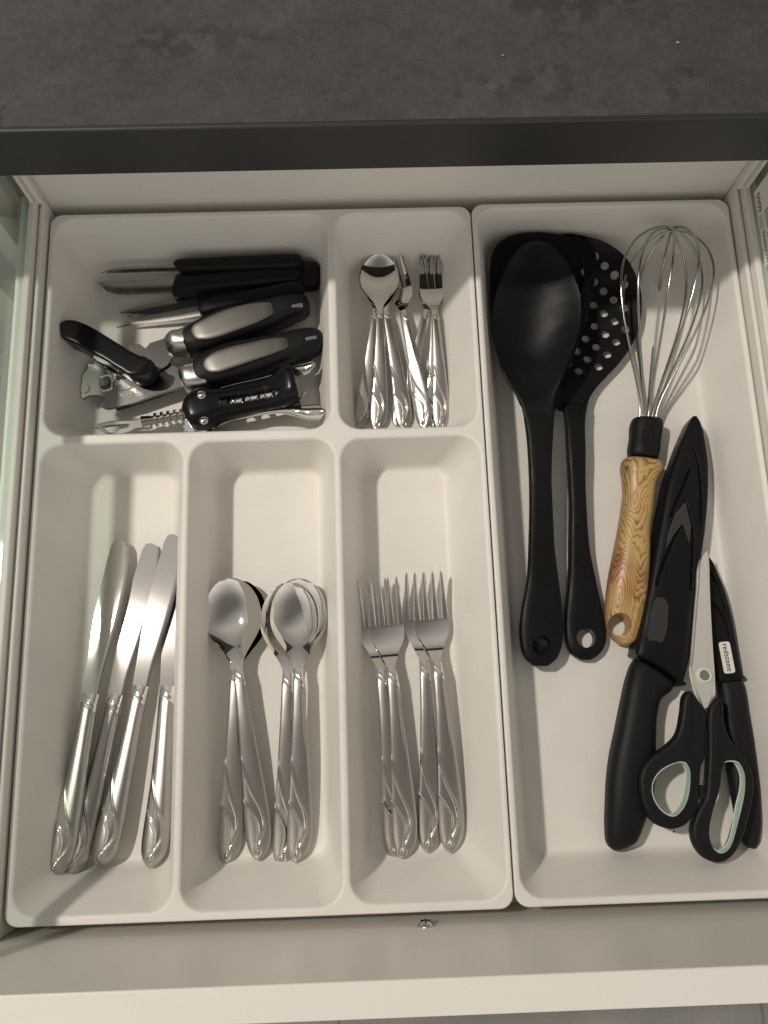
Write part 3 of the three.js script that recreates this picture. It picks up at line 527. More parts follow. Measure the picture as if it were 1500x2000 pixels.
// ------------------------------------------------------------------ can opener
const font = await new FontLoader().loadAsync('fonts/droid/droid_sans_bold.typeface.json');
{
  const t = thing('can_opener', 'can opener with two black and steel handles and a black turning key', 'can opener', [68.8, -50, 110.5]);
  const low = [[9.9,122.4],[9.2,124.9],[9.8,128.7],[11.9,132.1],[14.1,135.5],[16.1,136.8],[18.3,135.6],[20,136.9],[21.8,135.7],[24.5,134.3],[30.7,134.1],[34.6,134.8],[36.6,136.5],[36.7,138.6],[34.1,140.6],[33.4,142.6],[36.2,144.8],[40.1,145.7],[58.2,141.5],[77.4,134.7],[96,128.9],[95.1,121.4],[92.9,113.3],[84.5,108.4],[72.6,104.7],[57.5,100],[44.7,97.1],[33,99.3],[27.6,102.2],[27,106],[26.4,108.5],[23.6,107.2],[21.6,108],[22.2,111.4],[20,115.1],[15.5,118.4],[12.1,120]];
  mk('lower_plate', plate(low, -36, -33.6, { bevel: 0.5, holes: [[[32.4,119.7],[39.4,118.6],[40.9,127.9],[34,129.8]]] }), M.plateSteel, t);
  const upl = [[52.2,97.4],[56,94.5],[62.3,93.8],[66.7,97.4],[68.2,96.1],[70.1,93.2],[83.4,88.8],[85.5,96.6],[88.9,104.7],[87.4,106.4],[85.5,110.6],[84.4,112.2],[74.1,119.1],[58.5,120.8],[50.4,110.9]];
  mk('upper_plate', plate(upl, -32.6, -30.6, { bevel: 0.4 }), M.plateSteel, t);
  mk('cover_strip', plate([[42.9,142.3],[56.5,139.3],[75.9,132.9],[87.6,129.3],[88.1,130.5],[76,134.8],[57.3,141],[44.1,144.4]], -42, -40, { bevel: 0.4 }), M.plateSteel, t);
  // square embossed frame, rivets, gear wheel
  mk('embossed_square', [tube([[32.3,119.7],[39.7,118.6],[41.6,128.3],[34.3,130.2]].map(([x, z]) => [x, -33.4, z]), 1.0, 48, 8, true)], M.chrome, t);
  mk('guide_wheel', cyl(35.5, -37, 122.7, 4, -33.2, 4, 24).translate(0, 0, 0), M.plateSteel, t);
  mk('rivet', cyl(...((p) => [p[0], -34, p[2], 4.4, -32.8, 4.0])([20.6, -33, 128.1])), M.plateSteel, t);
  mk('rivet', cyl(...((p) => [p[0], -34, p[2], 1.9, -32.2, 1.5])([43.3, -33, 120.8])), M.chrome, t);
  const gear = []; { const [gx, , gz] = [46.9, -31, 110.4]; for (let i = 0; i < 16; i++) { const a = (i / 16) * Math.PI * 2; gear.push([gx + 9 * Math.cos(a), gz + 9 * Math.sin(a)], [gx + 10.6 * Math.cos(a + 0.1), gz + 10.6 * Math.sin(a + 0.1)], [gx + 10.6 * Math.cos(a + 0.28), gz + 10.6 * Math.sin(a + 0.28)]); } }
  mk('cutting_wheel', plate(gear, -33.2, -28.6, { bevel: 0.5 }), M.chrome, t);
  // engraved word, upside down as seen here
  const tg = new TextGeometry('IKEA', { font, size: 4.2, depth: 0.12, curveSegments: 3 }); tg.center(); tg.rotateX(-Math.PI / 2); tg.rotateY(Math.PI + 0.27); tg.translate(...((p) => [p[0], -33.5, p[2]])([54.1, -33.5, 133]));
  mk('engraved_mark', tg, M.chrome, t);
  mk('engraved_arrow', tube([[49.1,130.6],[52.6,130.5],[55.3,129.3],[56.8,127.4]].map(([x, z]) => [x, -33.5, z]), 0.35, 16, 6), M.chrome, t);
  // turning key: boss and raised bar
  const key = mk('turning_key', [loft([[7.2,87.8,8.6,92.8,-24,-13],
 [7.4,85.3,9.6,96.2,-27,-10],
 [10,83.7,12.4,98.3,-28,-8.5],
 [15.3,82.6,21,102.7,-27,-8],
 [26.2,85.8,31.2,109.2,-25,-8],
 [47.4,99.3,42.9,116,-24,-8],
 [63.9,110.4,55.3,124.5,-24,-8],
 [72.4,114.8,63,128.8,-25,-8],
 [77.8,117,72.1,128.2,-26,-9],
 [79.7,119.5,78,124.3,-24,-12]], { n: 60, k: 64, e: 9 }), cyl(...((p) => [p[0], -30, p[2], 9.2, -14, 8.6])([67.8, -20, 119.8]))], M.gloss, t);
  void key;
  // the two grips
  for (const [ferr, body, inlay, slot] of [
    [[[81.4,90.5,85.3,102.5,-38,-24],
 [84.9,87.6,89.6,103.5,-42,-20],
 [87.2,85.9,93.2,103.6,-43,-18.5],
 [92.7,84.8,101.8,103.8,-43,-18],
 [100.6,81.5,109.6,101.9,-43,-18]], [[94.8,86.6,100.7,103.8,-44,-18.2],
 [97.1,84.6,106.9,104,-44.5,-17.4],
 [106.8,78.4,114.7,102.5,-45,-16.8],
 [124.5,69.3,128.8,98.2,-45,-16.6],
 [144.3,65,148.4,90.6,-45,-17],
 [164.2,59.9,169,83,-45,-18],
 [180.2,57.2,183.3,76,-44,-19],
 [189,57.4,190.5,72.3,-43,-21],
 [192.6,60.2,193.3,68.9,-40,-25],
 [193.7,62.8,193.9,66.3,-36,-29]], [[104.4,90.8,104.9,92.5,-18.6,-17.2],
 [105.5,86.6,108.8,97.3,-18.6,-16],
 [111.7,82.6,115.8,98.3,-18.6,-14.8],
 [122.5,77.3,125.8,96.4,-18.4,-14.6],
 [138,71.7,141.3,90.5,-18.6,-15],
 [153.6,68.3,156.8,83.7,-19.4,-16.2],
 [163.8,67.7,165.4,78,-20,-17.5],
 [168.5,69.5,169.3,74.3,-20.4,-19]], [[180.7,70.3],[189,68.8],[189.3,71.2],[181.1,72.7]]],
    [[[92.7,117.1,96.5,129.7,-38,-24],
 [95,115,99.4,134,-42,-20],
 [97.3,113.8,103.3,134.9,-43,-18.5],
 [103.2,112.7,111,134.7,-43,-18],
 [109.8,110,117.2,132.8,-43,-18]], [[104.8,114.9,109,132.5,-44,-18.2],
 [106.3,109.9,112.9,132.2,-44.5,-17.4],
 [114.8,103.4,120.6,130.8,-45,-16.8],
 [132.7,96.6,136.1,127,-45,-16.6],
 [152.4,93.3,156.4,121.3,-45,-17],
 [172.1,89.5,175.9,115.1,-45,-18],
 [189.9,86.1,193.6,108,-44,-19],
 [197.4,85.5,200.4,103.5,-43,-21],
 [202.2,87.3,203.2,99.8,-40,-25],
 [204.1,90.4,204.2,96.4,-36,-29]], [[113.8,118.2,114.3,120.3,-18.6,-17.2],
 [114.9,114.5,118.2,124.1,-18.6,-16],
 [120.6,109.7,124.7,125.1,-18.6,-14.8],
 [132.1,105.4,135.4,122.1,-18.4,-14.6],
 [149.9,101.3,153,116,-18.6,-15],
 [165.4,97.9,168.4,110.1,-19.4,-16.2],
 [175.1,97.3,176.6,105.7,-20,-17.5],
 [179.3,99.1,180.1,102.9,-20.4,-19]], [[191,97.6],[199.2,96.1],[199.5,98.6],[191.4,100.1]]]]) {
    const h = mk('grip', loft(body, { n: 60, k: 36, e: 3 }), M.rubber, t);
    mk('collar', loft(ferr, { n: 30, k: 36, e: 2.6 }), M.satin, t);
    mk('steel_inlay', loft(inlay, { n: 40, k: 28, e: 3.4 }), M.gripSteel, h);
    mk('hanging_slot', plate(slot, -21, -18.2, { bevel: 0.2 }), M.zinc, h);
  }
}

// ------------------------------------------------------------------ winged corkscrew
{
  const t = thing('corkscrew', 'black winged corkscrew with silver levers and bottle opener head', 'corkscrew', [137.5, -50, 138.2]);
  const win = [[126.6,144.1],[170.6,137.9],[170.5,144.5],[126.7,151.1]];
  let frame = loft([[97,150,100.6,156.7,-40,-22],
 [98.8,144.3,103.8,162.9,-43,-18],
 [105.6,135.8,111.6,164.7,-44,-16],
 [111.8,133.5,120.8,163.3,-44,-16],
 [121.1,134.6,126.1,160.2,-43,-17],
 [140.5,131.8,144.6,155.4,-42,-18],
 [158.1,128.5,162.3,152.2,-42,-18],
 [166.3,124.9,170.1,151.6,-43,-15],
 [171.8,120.9,176.7,151,-45,-11],
 [178,117.7,184.1,149.1,-47,-9],
 [180,116.9,186.4,148.4,-46,-10]], { n: 70, k: 40, e: 3.4 });
  frame = cut(frame, plate(win, -60, 0, { bevel: 0 }));
  frame = cut(frame, plate([[124.3,138],[171.3,130.9],[174,145.1],[124.5,154.5]], -60, -22, { bevel: 0 }));
  mk('frame', frame, M.gloss, t);
  for (const [x, , z] of [[113.5, -16, 142.8], [115.8, -16, 162.9]]) mk('rivet', new THREE.SphereGeometry(3.6, 20, 10, 0, Math.PI * 2, 0, 1.1).scale(1, 0.5, 1).translate(x, -17, z), M.chrome, t);
  // worm inside the window and its point
  const a = new THREE.Vector3(125.3, -25, 148.2), b = new THREE.Vector3(176.1, -25, 139.7), dir = b.clone().sub(a), nx = new THREE.Vector3(0, 1, 0), nz = dir.clone().normalize().cross(nx);
  const sp = []; for (let i = 0; i <= 120; i++) { const f = i / 120, an = f * Math.PI * 2 * 4.5, r = 3.6 * (f > 0.95 ? (1 - f) * 20 : 1); sp.push(a.clone().addScaledVector(dir, f).addScaledVector(nx, r * Math.cos(an)).addScaledVector(nz, r * Math.sin(an)).toArray()); }
  mk('worm', tube(sp, 1.35, 260, 8), M.chrome, t);
  mk('worm_tip', tube([[185, -34, 140.6], [187, -33, 140.2], [188.3, -32, 136.9], [190.3, -32, 136.1]], 0.8, 20, 6), M.chrome, t);
  // toothed rack
  const r0 = [73.2, -32, 156], r1 = [98.8, -31, 152.2], rk = [];
  const dx = r1[0] - r0[0], dz = r1[2] - r0[2], len = Math.hypot(dx, dz), ang = -Math.atan2(dz, dx);
  const put = (g, f) => g.rotateY(ang).translate(r0[0] + dx * f, -32, r0[2] + dz * f);
  rk.push(put(new THREE.CylinderGeometry(3.1, 3.1, len, 20).rotateZ(Math.PI / 2), 0.5));
  for (let i = 0; i < 5; i++) rk.push(put(new THREE.CylinderGeometry(5.2, 5.2, 2.1, 24).rotateZ(Math.PI / 2), 0.14 + i * 0.19));
  mk('toothed_rack', rk, M.wire, t);
  // bottle opener head
  mk('opener_head', [plate([[28.4,159.7],[34.4,157.4],[41.3,155.8],[51.3,155.2],[62.1,155.1],[66.6,153],[70.9,151.9],[72.8,152.8],[73.9,161.8],[70.8,162.7],[67,162.4],[61.6,163.1],[57.8,165.4],[51.7,166.9],[41.7,166.6],[38.2,164.9],[33.1,161.5]], -35, -31, { bevel: 0.9, holes: [[[34.5,159.9],[41.4,158.4],[55.2,157.6],[58.3,158.5],[56.9,162.1],[50.1,163.6],[47.9,166],[41.7,165.8],[38.5,162.8]]] }), put(new THREE.CylinderGeometry(4.6, 3.2, 9, 20).rotateZ(Math.PI / 2), -0.1)], M.wire, t);
  // toothed lever ends and the two wings
  for (const q of [[103.8, -34, 162.3], [114.6, -34, 163.8]]) { const g = []; for (let i = 0; i < 10; i++) { const an = (i / 10) * 2 * Math.PI; g.push(box(q[0] + 5.4 * Math.cos(an) - 1, -38, q[2] + 5.4 * Math.sin(an) - 1, q[0] + 5.4 * Math.cos(an) + 1, -29, q[2] + 5.4 * Math.sin(an) + 1, 0.4)); } g.push(cyl(q[0], -38, q[2], 5, -29, 5)); mk('lever_gear', g, M.chrome, t); }
  const wing = (rows) => mk('wing_lever', sheet(rows, { n: 70, m: 14, top: (u, r) => r[4] + r[5] * (1 - u * u), bot: (u, r) => r[4] - 1.6 - 0.5 * r[5] * (1 - u * u) }), M.mirror, t);
  wing([[114.2,162.7,116.6,165.6,-34,1],
 [121.9,159.2,123.5,162.1,-33,1],
 [132.2,155.7,133.4,158.2,-32,1],
 [147.7,152.5,148.5,155,-31,1],
 [163.9,151.9,164.7,154.3,-28,1],
 [172.6,151.2,174.1,155.3,-26,1.2],
 [181.8,150.5,183.6,158.7,-24,1.8],
 [190.8,150.3,192.6,161.7,-23,2.2],
 [198.6,150.9,199.6,162.2,-21,2.2],
 [203.6,153.4,203.9,160.3,-19,1.4],
 [205.5,156.3,205.5,157.9,-18,0.6]]);
  wing([[116.4,132,118,134.1,-33,1],
 [132.1,128.2,133.2,130.4,-32,1],
 [151.7,124.6,152.8,126.7,-31,1],
 [167.6,119.9,169.6,123.4,-30,1],
 [175.7,116.4,178.8,122.3,-29,1.4],
 [183,113.2,185.2,124.2,-28,2],
 [190.2,112.2,191.6,123.5,-27,2],
 [195.3,113.2,196,120.3,-25,1.2],
 [198.1,116.2,198.1,117.5,-24,0.6]]);
}

// ------------------------------------------------------------------ black nylon utensils
const GU = 'black nylon utensils lying on each other';
{
  const t = thing('skimmer', 'black nylon skimmer with round holes, half under the serving spoon', 'skimmer', [402.1, -50, 61.7], GU);
  const c = [[398.6,66.7]][0];
  const o = [[430.1,34.3],[437.6,41.9],[429.6,52.3]], holes = [], ax = o[1][0] - o[0][0], az = o[1][1] - o[0][1], bx = o[2][0] - o[0][0], bz = o[2][1] - o[0][1];
  for (let i = -8; i <= 8; i++) for (let j = -4; j <= 8; j++) { const x = o[0][0] + ax * i + bx * j, z = o[0][1] + az * i + bz * j, d = Math.hypot((x - c[0]) / 46, (z - c[1] - 3) / 48); if (d < 1.1) holes.push([x, z]); }
  const rows = [[399.3,11.5,405.8,12.1,0,-23],
 [389.6,11.9,416.4,14.4,1.5,-23.5],
 [379.8,13.2,425.3,17,3,-24],
 [369.2,15.9,434.9,22.1,5,-25],
 [359.2,22,443.3,28.6,7,-26.5],
 [349.9,32.3,450.5,39.8,8.8,-28.5],
 [343.4,44.3,456.3,51.7,8.8,-34],
 [341.1,60.6,457.8,65.4,9,-37],
 [341.5,77.1,454.9,82.3,8.6,-38.5],
 [346.2,94.3,447.8,99.2,7.6,-39.5],
 [354.5,110.8,435.8,115.2,5.8,-40],
 [364.8,124.9,423.3,127.7,3.2,-40],
 [373.4,136.2,413.6,138.1,1.4,-39],
 [380.1,145.8,407.7,147.4,0.3,-36.5],
 [383.5,156,404.6,157.4,0,-34]];
  let head = sheet(rows, { n: 90, m: 60, top: (u, r) => r[5] - r[4] * (1 - Math.abs(u) ** 2.6) - 0.4 * Math.abs(u) ** 16, bot: (u, r) => r[5] - 1.6 - r[4] * (1 - Math.abs(u) ** 2.6) });
  head = cut(head, mergeGeometries(holes.map(([x, z]) => cyl(x, -70, z, 3.25, -20, 3.25, 18))));
  mk('head', head, M.nylon, t);
  let h = loft([[386.2,151.9,405.5,152.5,-38,-32],
 [387,161.5,403.1,162,-38,-30],
 [386.3,190.5,400.3,190.9,-39,-29],
 [386.2,217.5,398.5,217.8,-42,-31],
 [383.7,257.7,398.1,258.1,-46,-34],
 [381.5,284.1,401.2,284.7,-48,-37],
 [377.1,310,404.8,310.9,-49,-38],
 [375.9,322.5,406.1,323.4,-49,-39],
 [376.6,332.8,404.4,333.7,-49,-39],
 [380,340.3,399.3,340.9,-49,-39.5],
 [385.1,344,393.3,344.3,-48,-40]], { n: 90, k: 40, e: 4.5 });
  const q = [390.3, -39, 328.8]; h = cut(h, cyl(q[0], -60, q[2], 6.9, -20, 6.9, 40));
  mk('handle', h, M.nylon, t);
}
{
  const t = thing('turner', 'black nylon slotted turner under the serving spoon, square corner showing', 'turner', [381.3, -50, 61.2], GU);
  const out = smooth([[336.9,35.9],[338.7,26.9],[344.2,18.5],[356,12.4],[376.7,10.6],[397,13.9],[413,18.8],[420.2,25.8],[421.7,36.2],[418.3,55.8],[412.4,75.9],[405.5,94.8],[396.1,115.9],[385.7,136.7],[379.7,157.3],[357.2,156.7],[349.6,142],[342.3,127.2],[338.4,109.3],[336.1,88.7],[336.1,62.5]], 110);
  const slots = [[[402.4,37.5],[410.7,35.9],[412.5,43.2],[407,68.7],[401.9,90.4],[393.7,111.6],[390.6,110.7],[396.2,81.6]], [[379.6,37],[390.2,36.3],[382.6,111.3],[375.5,111.1]], [[354.1,40.8],[366.5,37.5],[365.2,110.9],[359.7,110.7]]];
  mk('head', plate(out, -32.5, -30, { bevel: 0.7, holes: slots.map((s) => smooth(s, 30)), bend: (x, z) => 9 * (1 - sst(z, 8, 55)) }), M.nylon, t);
  let h = loft([[358.5,153.9,379.6,154.5,-34,-28.5],
 [358.1,180.5,375.9,181,-35,-28],
 [357.9,220,371.7,220.4,-38,-30],
 [355.8,258,371,258.5,-43,-34.5],
 [352.8,284.4,371.6,285,-47,-39],
 [347.5,310.3,373,311.1,-49,-41],
 [345.3,325.3,371.3,326.1,-49,-40],
 [347.7,336.3,367.7,337,-49,-40],
 [352.7,341.5,362.3,341.8,-48,-41]], { n: 80, k: 36, e: 4 });
  const q = [359, -40, 326.7]; h = cut(h, cyl(q[0], -60, q[2], 6.5, -20, 6.5, 32));
  mk('handle', h, M.nylon, t);
}
{
  const t = thing('serving_spoon', 'large black nylon serving spoon lying on top of the turner and skimmer', 'serving spoon', [377, -50, 105.7], GU);
  const rows = [[367.5,30.9,370.6,31,0,0,2],
 [362.3,31.8,376,32.2,-0.4,1,2.2],
 [356.4,34.6,381.9,35.2,-1,2.4,2.4],
 [350.7,40.3,386.7,41.2,-2,4.6,2.6],
 [345.8,48.1,391.5,49.2,-3.6,6.8,2.8],
 [339.8,61.4,396.3,62.9,-5.6,9.2,3],
 [335.3,75.6,399.5,77.2,-8,11.2,3],
 [333.1,91,399,92.7,-10,12.6,3],
 [334.3,106.4,395,108,-11.6,13.2,3],
 [337.8,121,389,122.4,-12.8,11.6,3.2],
 [342.6,135.5,382.4,136.6,-13.2,7.4,3.6],
 [347.4,145.5,378.4,146.3,-13.2,3.6,4.6],
 [350.6,154.9,375.8,155.6,-13.4,1,6],
 [353.1,168.2,373.6,168.8,-13.8,0.2,7]];
  const g = sheet(rows, { n: 110, m: 48, top: (u, r) => r[4] + 0.4 * r[5] * u - r[5] * (1 - Math.abs(u) ** 2.1) - 0.7 * Math.abs(u) ** 14, bot: (u, r) => r[4] + 0.4 * r[5] * u - r[5] * (1 - Math.abs(u) ** 2.1) - r[6] * (1 - 0.4 * Math.abs(u) ** 4) });
  mk('bowl', g, M.nylon, t);
  let h = loft([[352.8,166.2,373.9,166.8,-21,-13.9],
 [353.8,181.4,372.4,182,-22,-14],
 [354,195.3,371.3,195.7,-23,-14.4],
 [353.6,221.1,369.6,221.6,-26,-16.5],
 [351.5,259.4,369.7,260,-33,-23],
 [349.2,284.9,371.8,285.6,-38,-28],
 [343.4,310,373.2,310.9,-40,-30],
 [341.4,324.1,372.6,325.1,-41,-30.5],
 [341.8,334.6,370.6,335.5,-41,-31],
 [345.2,343.4,365.9,344,-41,-31.5],
 [350.5,347.8,360,348.1,-40,-32.5]], { n: 90, k: 44, e: 5 });
  const q = [356.1, -30, 333.6]; h = cut(h, cyl(q[0], -60, q[2], 6.7, -10, 6.7, 40));
  mk('handle', h, M.nylon, t);
}

// ------------------------------------------------------------------ whisk
{
  const t = thing('whisk', 'wire balloon whisk with wood-grain handle and black collar', 'whisk', [438.8, -50, 233.7]);
  const a = new THREE.Vector3(451.6, -37, 163.5), b = new THREE.Vector3(478.7, -12, 14.9), dir = b.clone().sub(a), len = dir.length(); dir.normalize();
  const e1 = new THREE.Vector3(1, 0, 0).addScaledVector(dir, -dir.x).normalize(), e2 = new THREE.Vector3().crossVectors(dir, e1);
  const rad = curve([0, 1], [0.12, 5.5], [0.25, 12], [0.4, 20.5], [0.55, 28.4], [0.66, 32.4], [0.75, 33.6], [0.84, 31], [0.91, 25], [0.965, 15], [0.99, 7], [1, 0]);
  [8, 40, 79, 112, 150].forEach((deg, i) => {
    const an = (deg * Math.PI) / 180, n = e1.clone().multiplyScalar(Math.cos(an)).addScaledVector(e2, Math.sin(an)), pts = [], root = 7 - (i % 2);
    const side = (s, f) => a.clone().addScaledVector(dir, f * len * (1 - 0.012 * (i % 3)) - 14 * (1 - f)).addScaledVector(n, s * Math.max(rad(f), f < 0.1 ? root * 0.85 : 0)).addScaledVector(e1, 1.5 * (i - 2) * f).toArray();
    const fs = [0, 0.08, 0.16, 0.28, 0.4, 0.52, 0.62, 0.7, 0.78, 0.85, 0.91, 0.955, 0.985];
    for (const f of fs) pts.push(side(1, f)); pts.push(side(1, 1)); for (const f of [...fs].reverse()) pts.push(side(-1, f));
    mk('wire_loop', tube(pts, 0.98, 180, 8), M.wire, t);
  });
  mk('collar', loft([[441.8,162.7,461.5,164.5,-43,-31],
 [440.2,163.5,462.5,165.8,-46.5,-28],
 [439.2,165.1,462.7,167.5,-47.5,-26.5],
 [436.3,178.7,459.6,181.4,-47.8,-26.2],
 [433.9,190.5,456.7,193.6,-47.8,-26.2],
 [434.4,192.9,455.7,196,-47,-27],
 [436.2,194.6,453.6,197.1,-45,-29]], { n: 40, k: 40, e: 2.4 }), M.rubber, t);
  const mark = new TextGeometry('LEO', { font, size: 5, depth: 0.5, curveSegments: 4 }); mark.center(); mark.rotateX(-Math.PI / 2); mark.rotateY(-Math.PI / 2 - 0.1); mark.translate(444.6, -26, 182.3);
  mk('moulded_mark', mark, M.rubber, t);
  let h = loft([[431.6,194.5,457.7,198.5,-45,-29],
 [429.4,196.1,459.5,200.6,-48,-26],
 [427.5,200,459.4,204.6,-49.5,-24],
 [427,204.9,456.6,208.9,-49.5,-24],
 [427.3,209.7,453.8,212.9,-49,-25],
 [427.2,218.9,450.9,221.6,-48.5,-25.5],
 [424.7,232.7,447.9,235.4,-48.5,-25.5],
 [420.8,248.3,444,250.6,-49,-25],
 [415.7,265.6,442.1,268.3,-49.5,-24.5],
 [410.7,282.7,439.5,285.8,-49.5,-25],
 [407.1,299.4,436.5,302.6,-49.5,-27],
 [405.4,312.4,433.5,316.2,-49.5,-30],
 [405.9,321.9,430.5,326.4,-49.5,-32],
 [409.6,329.4,426.9,332.1,-49.5,-34],
 [414,333.6,422.1,334.9,-48.5,-36]], { n: 110, k: 44, e: 2.3 });
  { const u = h.attributes.uv; for (let i = 0; i < u.count; i++) u.setY(i, u.getY(i) / 1.55); }
  const q = [414.1, -32, 320.3]; h = cut(h, cyl(q[0], -60, q[2], 8.0, -10, 8.0, 40));
  mk('handle', h, M.wood, t);
}

// ------------------------------------------------------------------ kitchen knives in sheaths
{
  const t = thing('kitchen_knife', 'large kitchen knife in a black sheath with an oval window, beside the whisk', 'kitchen knife', [449.9, -50, 312.3], 'sheathed knives');
  const g = [[[475.6,208],[467.6,223.7],[461.3,235.3],[457.8,242.6]], [[480.7,190.9],[482.7,206.2],[482.1,224.1],[479.7,247.1]], [[469.7,232],[472.4,251.2],[471.8,262.7],[469,279.8],[466.3,296.6]], [[466.8,247.1],[460.1,255.4],[451.5,271.7],[445.2,284.7],[442.1,292.5]]];
  const chev = [[469.7,232],[472,251.2],[468.7,263.4],[465.9,248.7],[458.9,256.2],[451.2,267.5],[454,256.4],[461,241.1]];
  const sheath = sheet([[484.5,164.5,487.7,164.6,-42,-30],
 [481.8,167.8,489.3,168,-44,-29],
 [478.8,173.4,490.9,173.8,-45,-28.5],
 [473.7,183.1,491.7,183.6,-46,-28],
 [466.4,199.1,492,199.9,-47,-27.5],
 [461.2,211,491,211.9,-47,-27.5],
 [454.8,230.7,488.1,231.6,-47,-27.5],
 [449.2,250,483.7,252.6,-47,-27.5],
 [443.2,271,477.8,275.9,-47,-27.5],
 [434.7,301,471.3,308.4,-47.5,-27],
 [428,323,463.7,337.6,-48,-27],
 [423.1,337.4,456.2,357.5,-48.5,-26],
 [422,341.3,454.2,362.1,-48.5,-26]], { n: 260, m: 84, bot: (u, r) => r[4],
    top: (u, r) => { const x = lerp(r[0], r[2], (u + 1) / 2), z = lerp(r[1], r[3], (u + 1) / 2), base = r[5] - 2.2 * Math.abs(u) ** 5 - 2.5 * Math.abs(u) ** 24; let y = 0; for (const q of g) { const d = polyDist(x, z, q); y -= 2.4 * (1 - sst(d, 0.45, 1.15)); } if (inside(x, z, chev)) y -= 0.9; return base + y; } });
  const sm = mk('sheath', sheath, M.nylon, t);
  mk('chevron', plate(chev, -30, -27.3, { bevel: 0.3 }), M.window, sm);  // paler colour stands in for the sheen of an angled facet
  mk('sheath_lip', loft([[421.3,341.2,422,343.4,-48,-25],
 [430,344.4,429,346.9,-48.5,-24.5],
 [440.4,350.8,438.7,352.9,-48.5,-24.5],
 [448.8,357.9,446.8,359.6,-48.5,-24.5],
 [455.2,363.1,452.7,365.5,-48,-25]], { n: 40, k: 20, e: 3 }), M.nylon, sm);
  const win = smooth([[439.2,302.9],[443.4,301.9],[446.9,303.9],[447.9,308.3],[446.4,318.6],[444.1,329.4],[441.3,334.7],[437.4,336.8],[433.2,335.6],[430.7,331.2],[431.9,323.6],[435,311.6]], 60);
  mk('window', plate(win, -29, -26.7, { bevel: 0.25 }), M.window, sm);
  const rim = win.map(([x, z]) => [x, -26.9, z]); mk('window_rim', tube(rim, 0.45, 90, 6, true), M.gloss, sm);
  mk('handle', loft([[423.1,345,450,363.7,-47,-28],
 [420.2,348.5,446.2,368.6,-48,-27],
 [416,357.7,439.9,372.7,-48.5,-26],
 [409.8,376.3,434.8,383,-49,-25],
 [404,395.2,432.1,397.9,-49.5,-24.5],
 [399.4,409.5,430.7,410.5,-49.5,-24.5],
 [395.7,425.7,428.6,426.8,-49.5,-25],
 [393.3,442.5,424.1,445.2,-49.5,-26],
 [391.8,457.4,418.7,456,-49.5,-28],
 [391.7,465.8,415,464,-49.5,-30],
 [393.2,470.6,412.4,468.3,-49,-32],
 [396.6,473.7,408.1,471.2,-47,-36]], { n: 80, k: 44, e: 2.7 }), M.rubber, t);
}
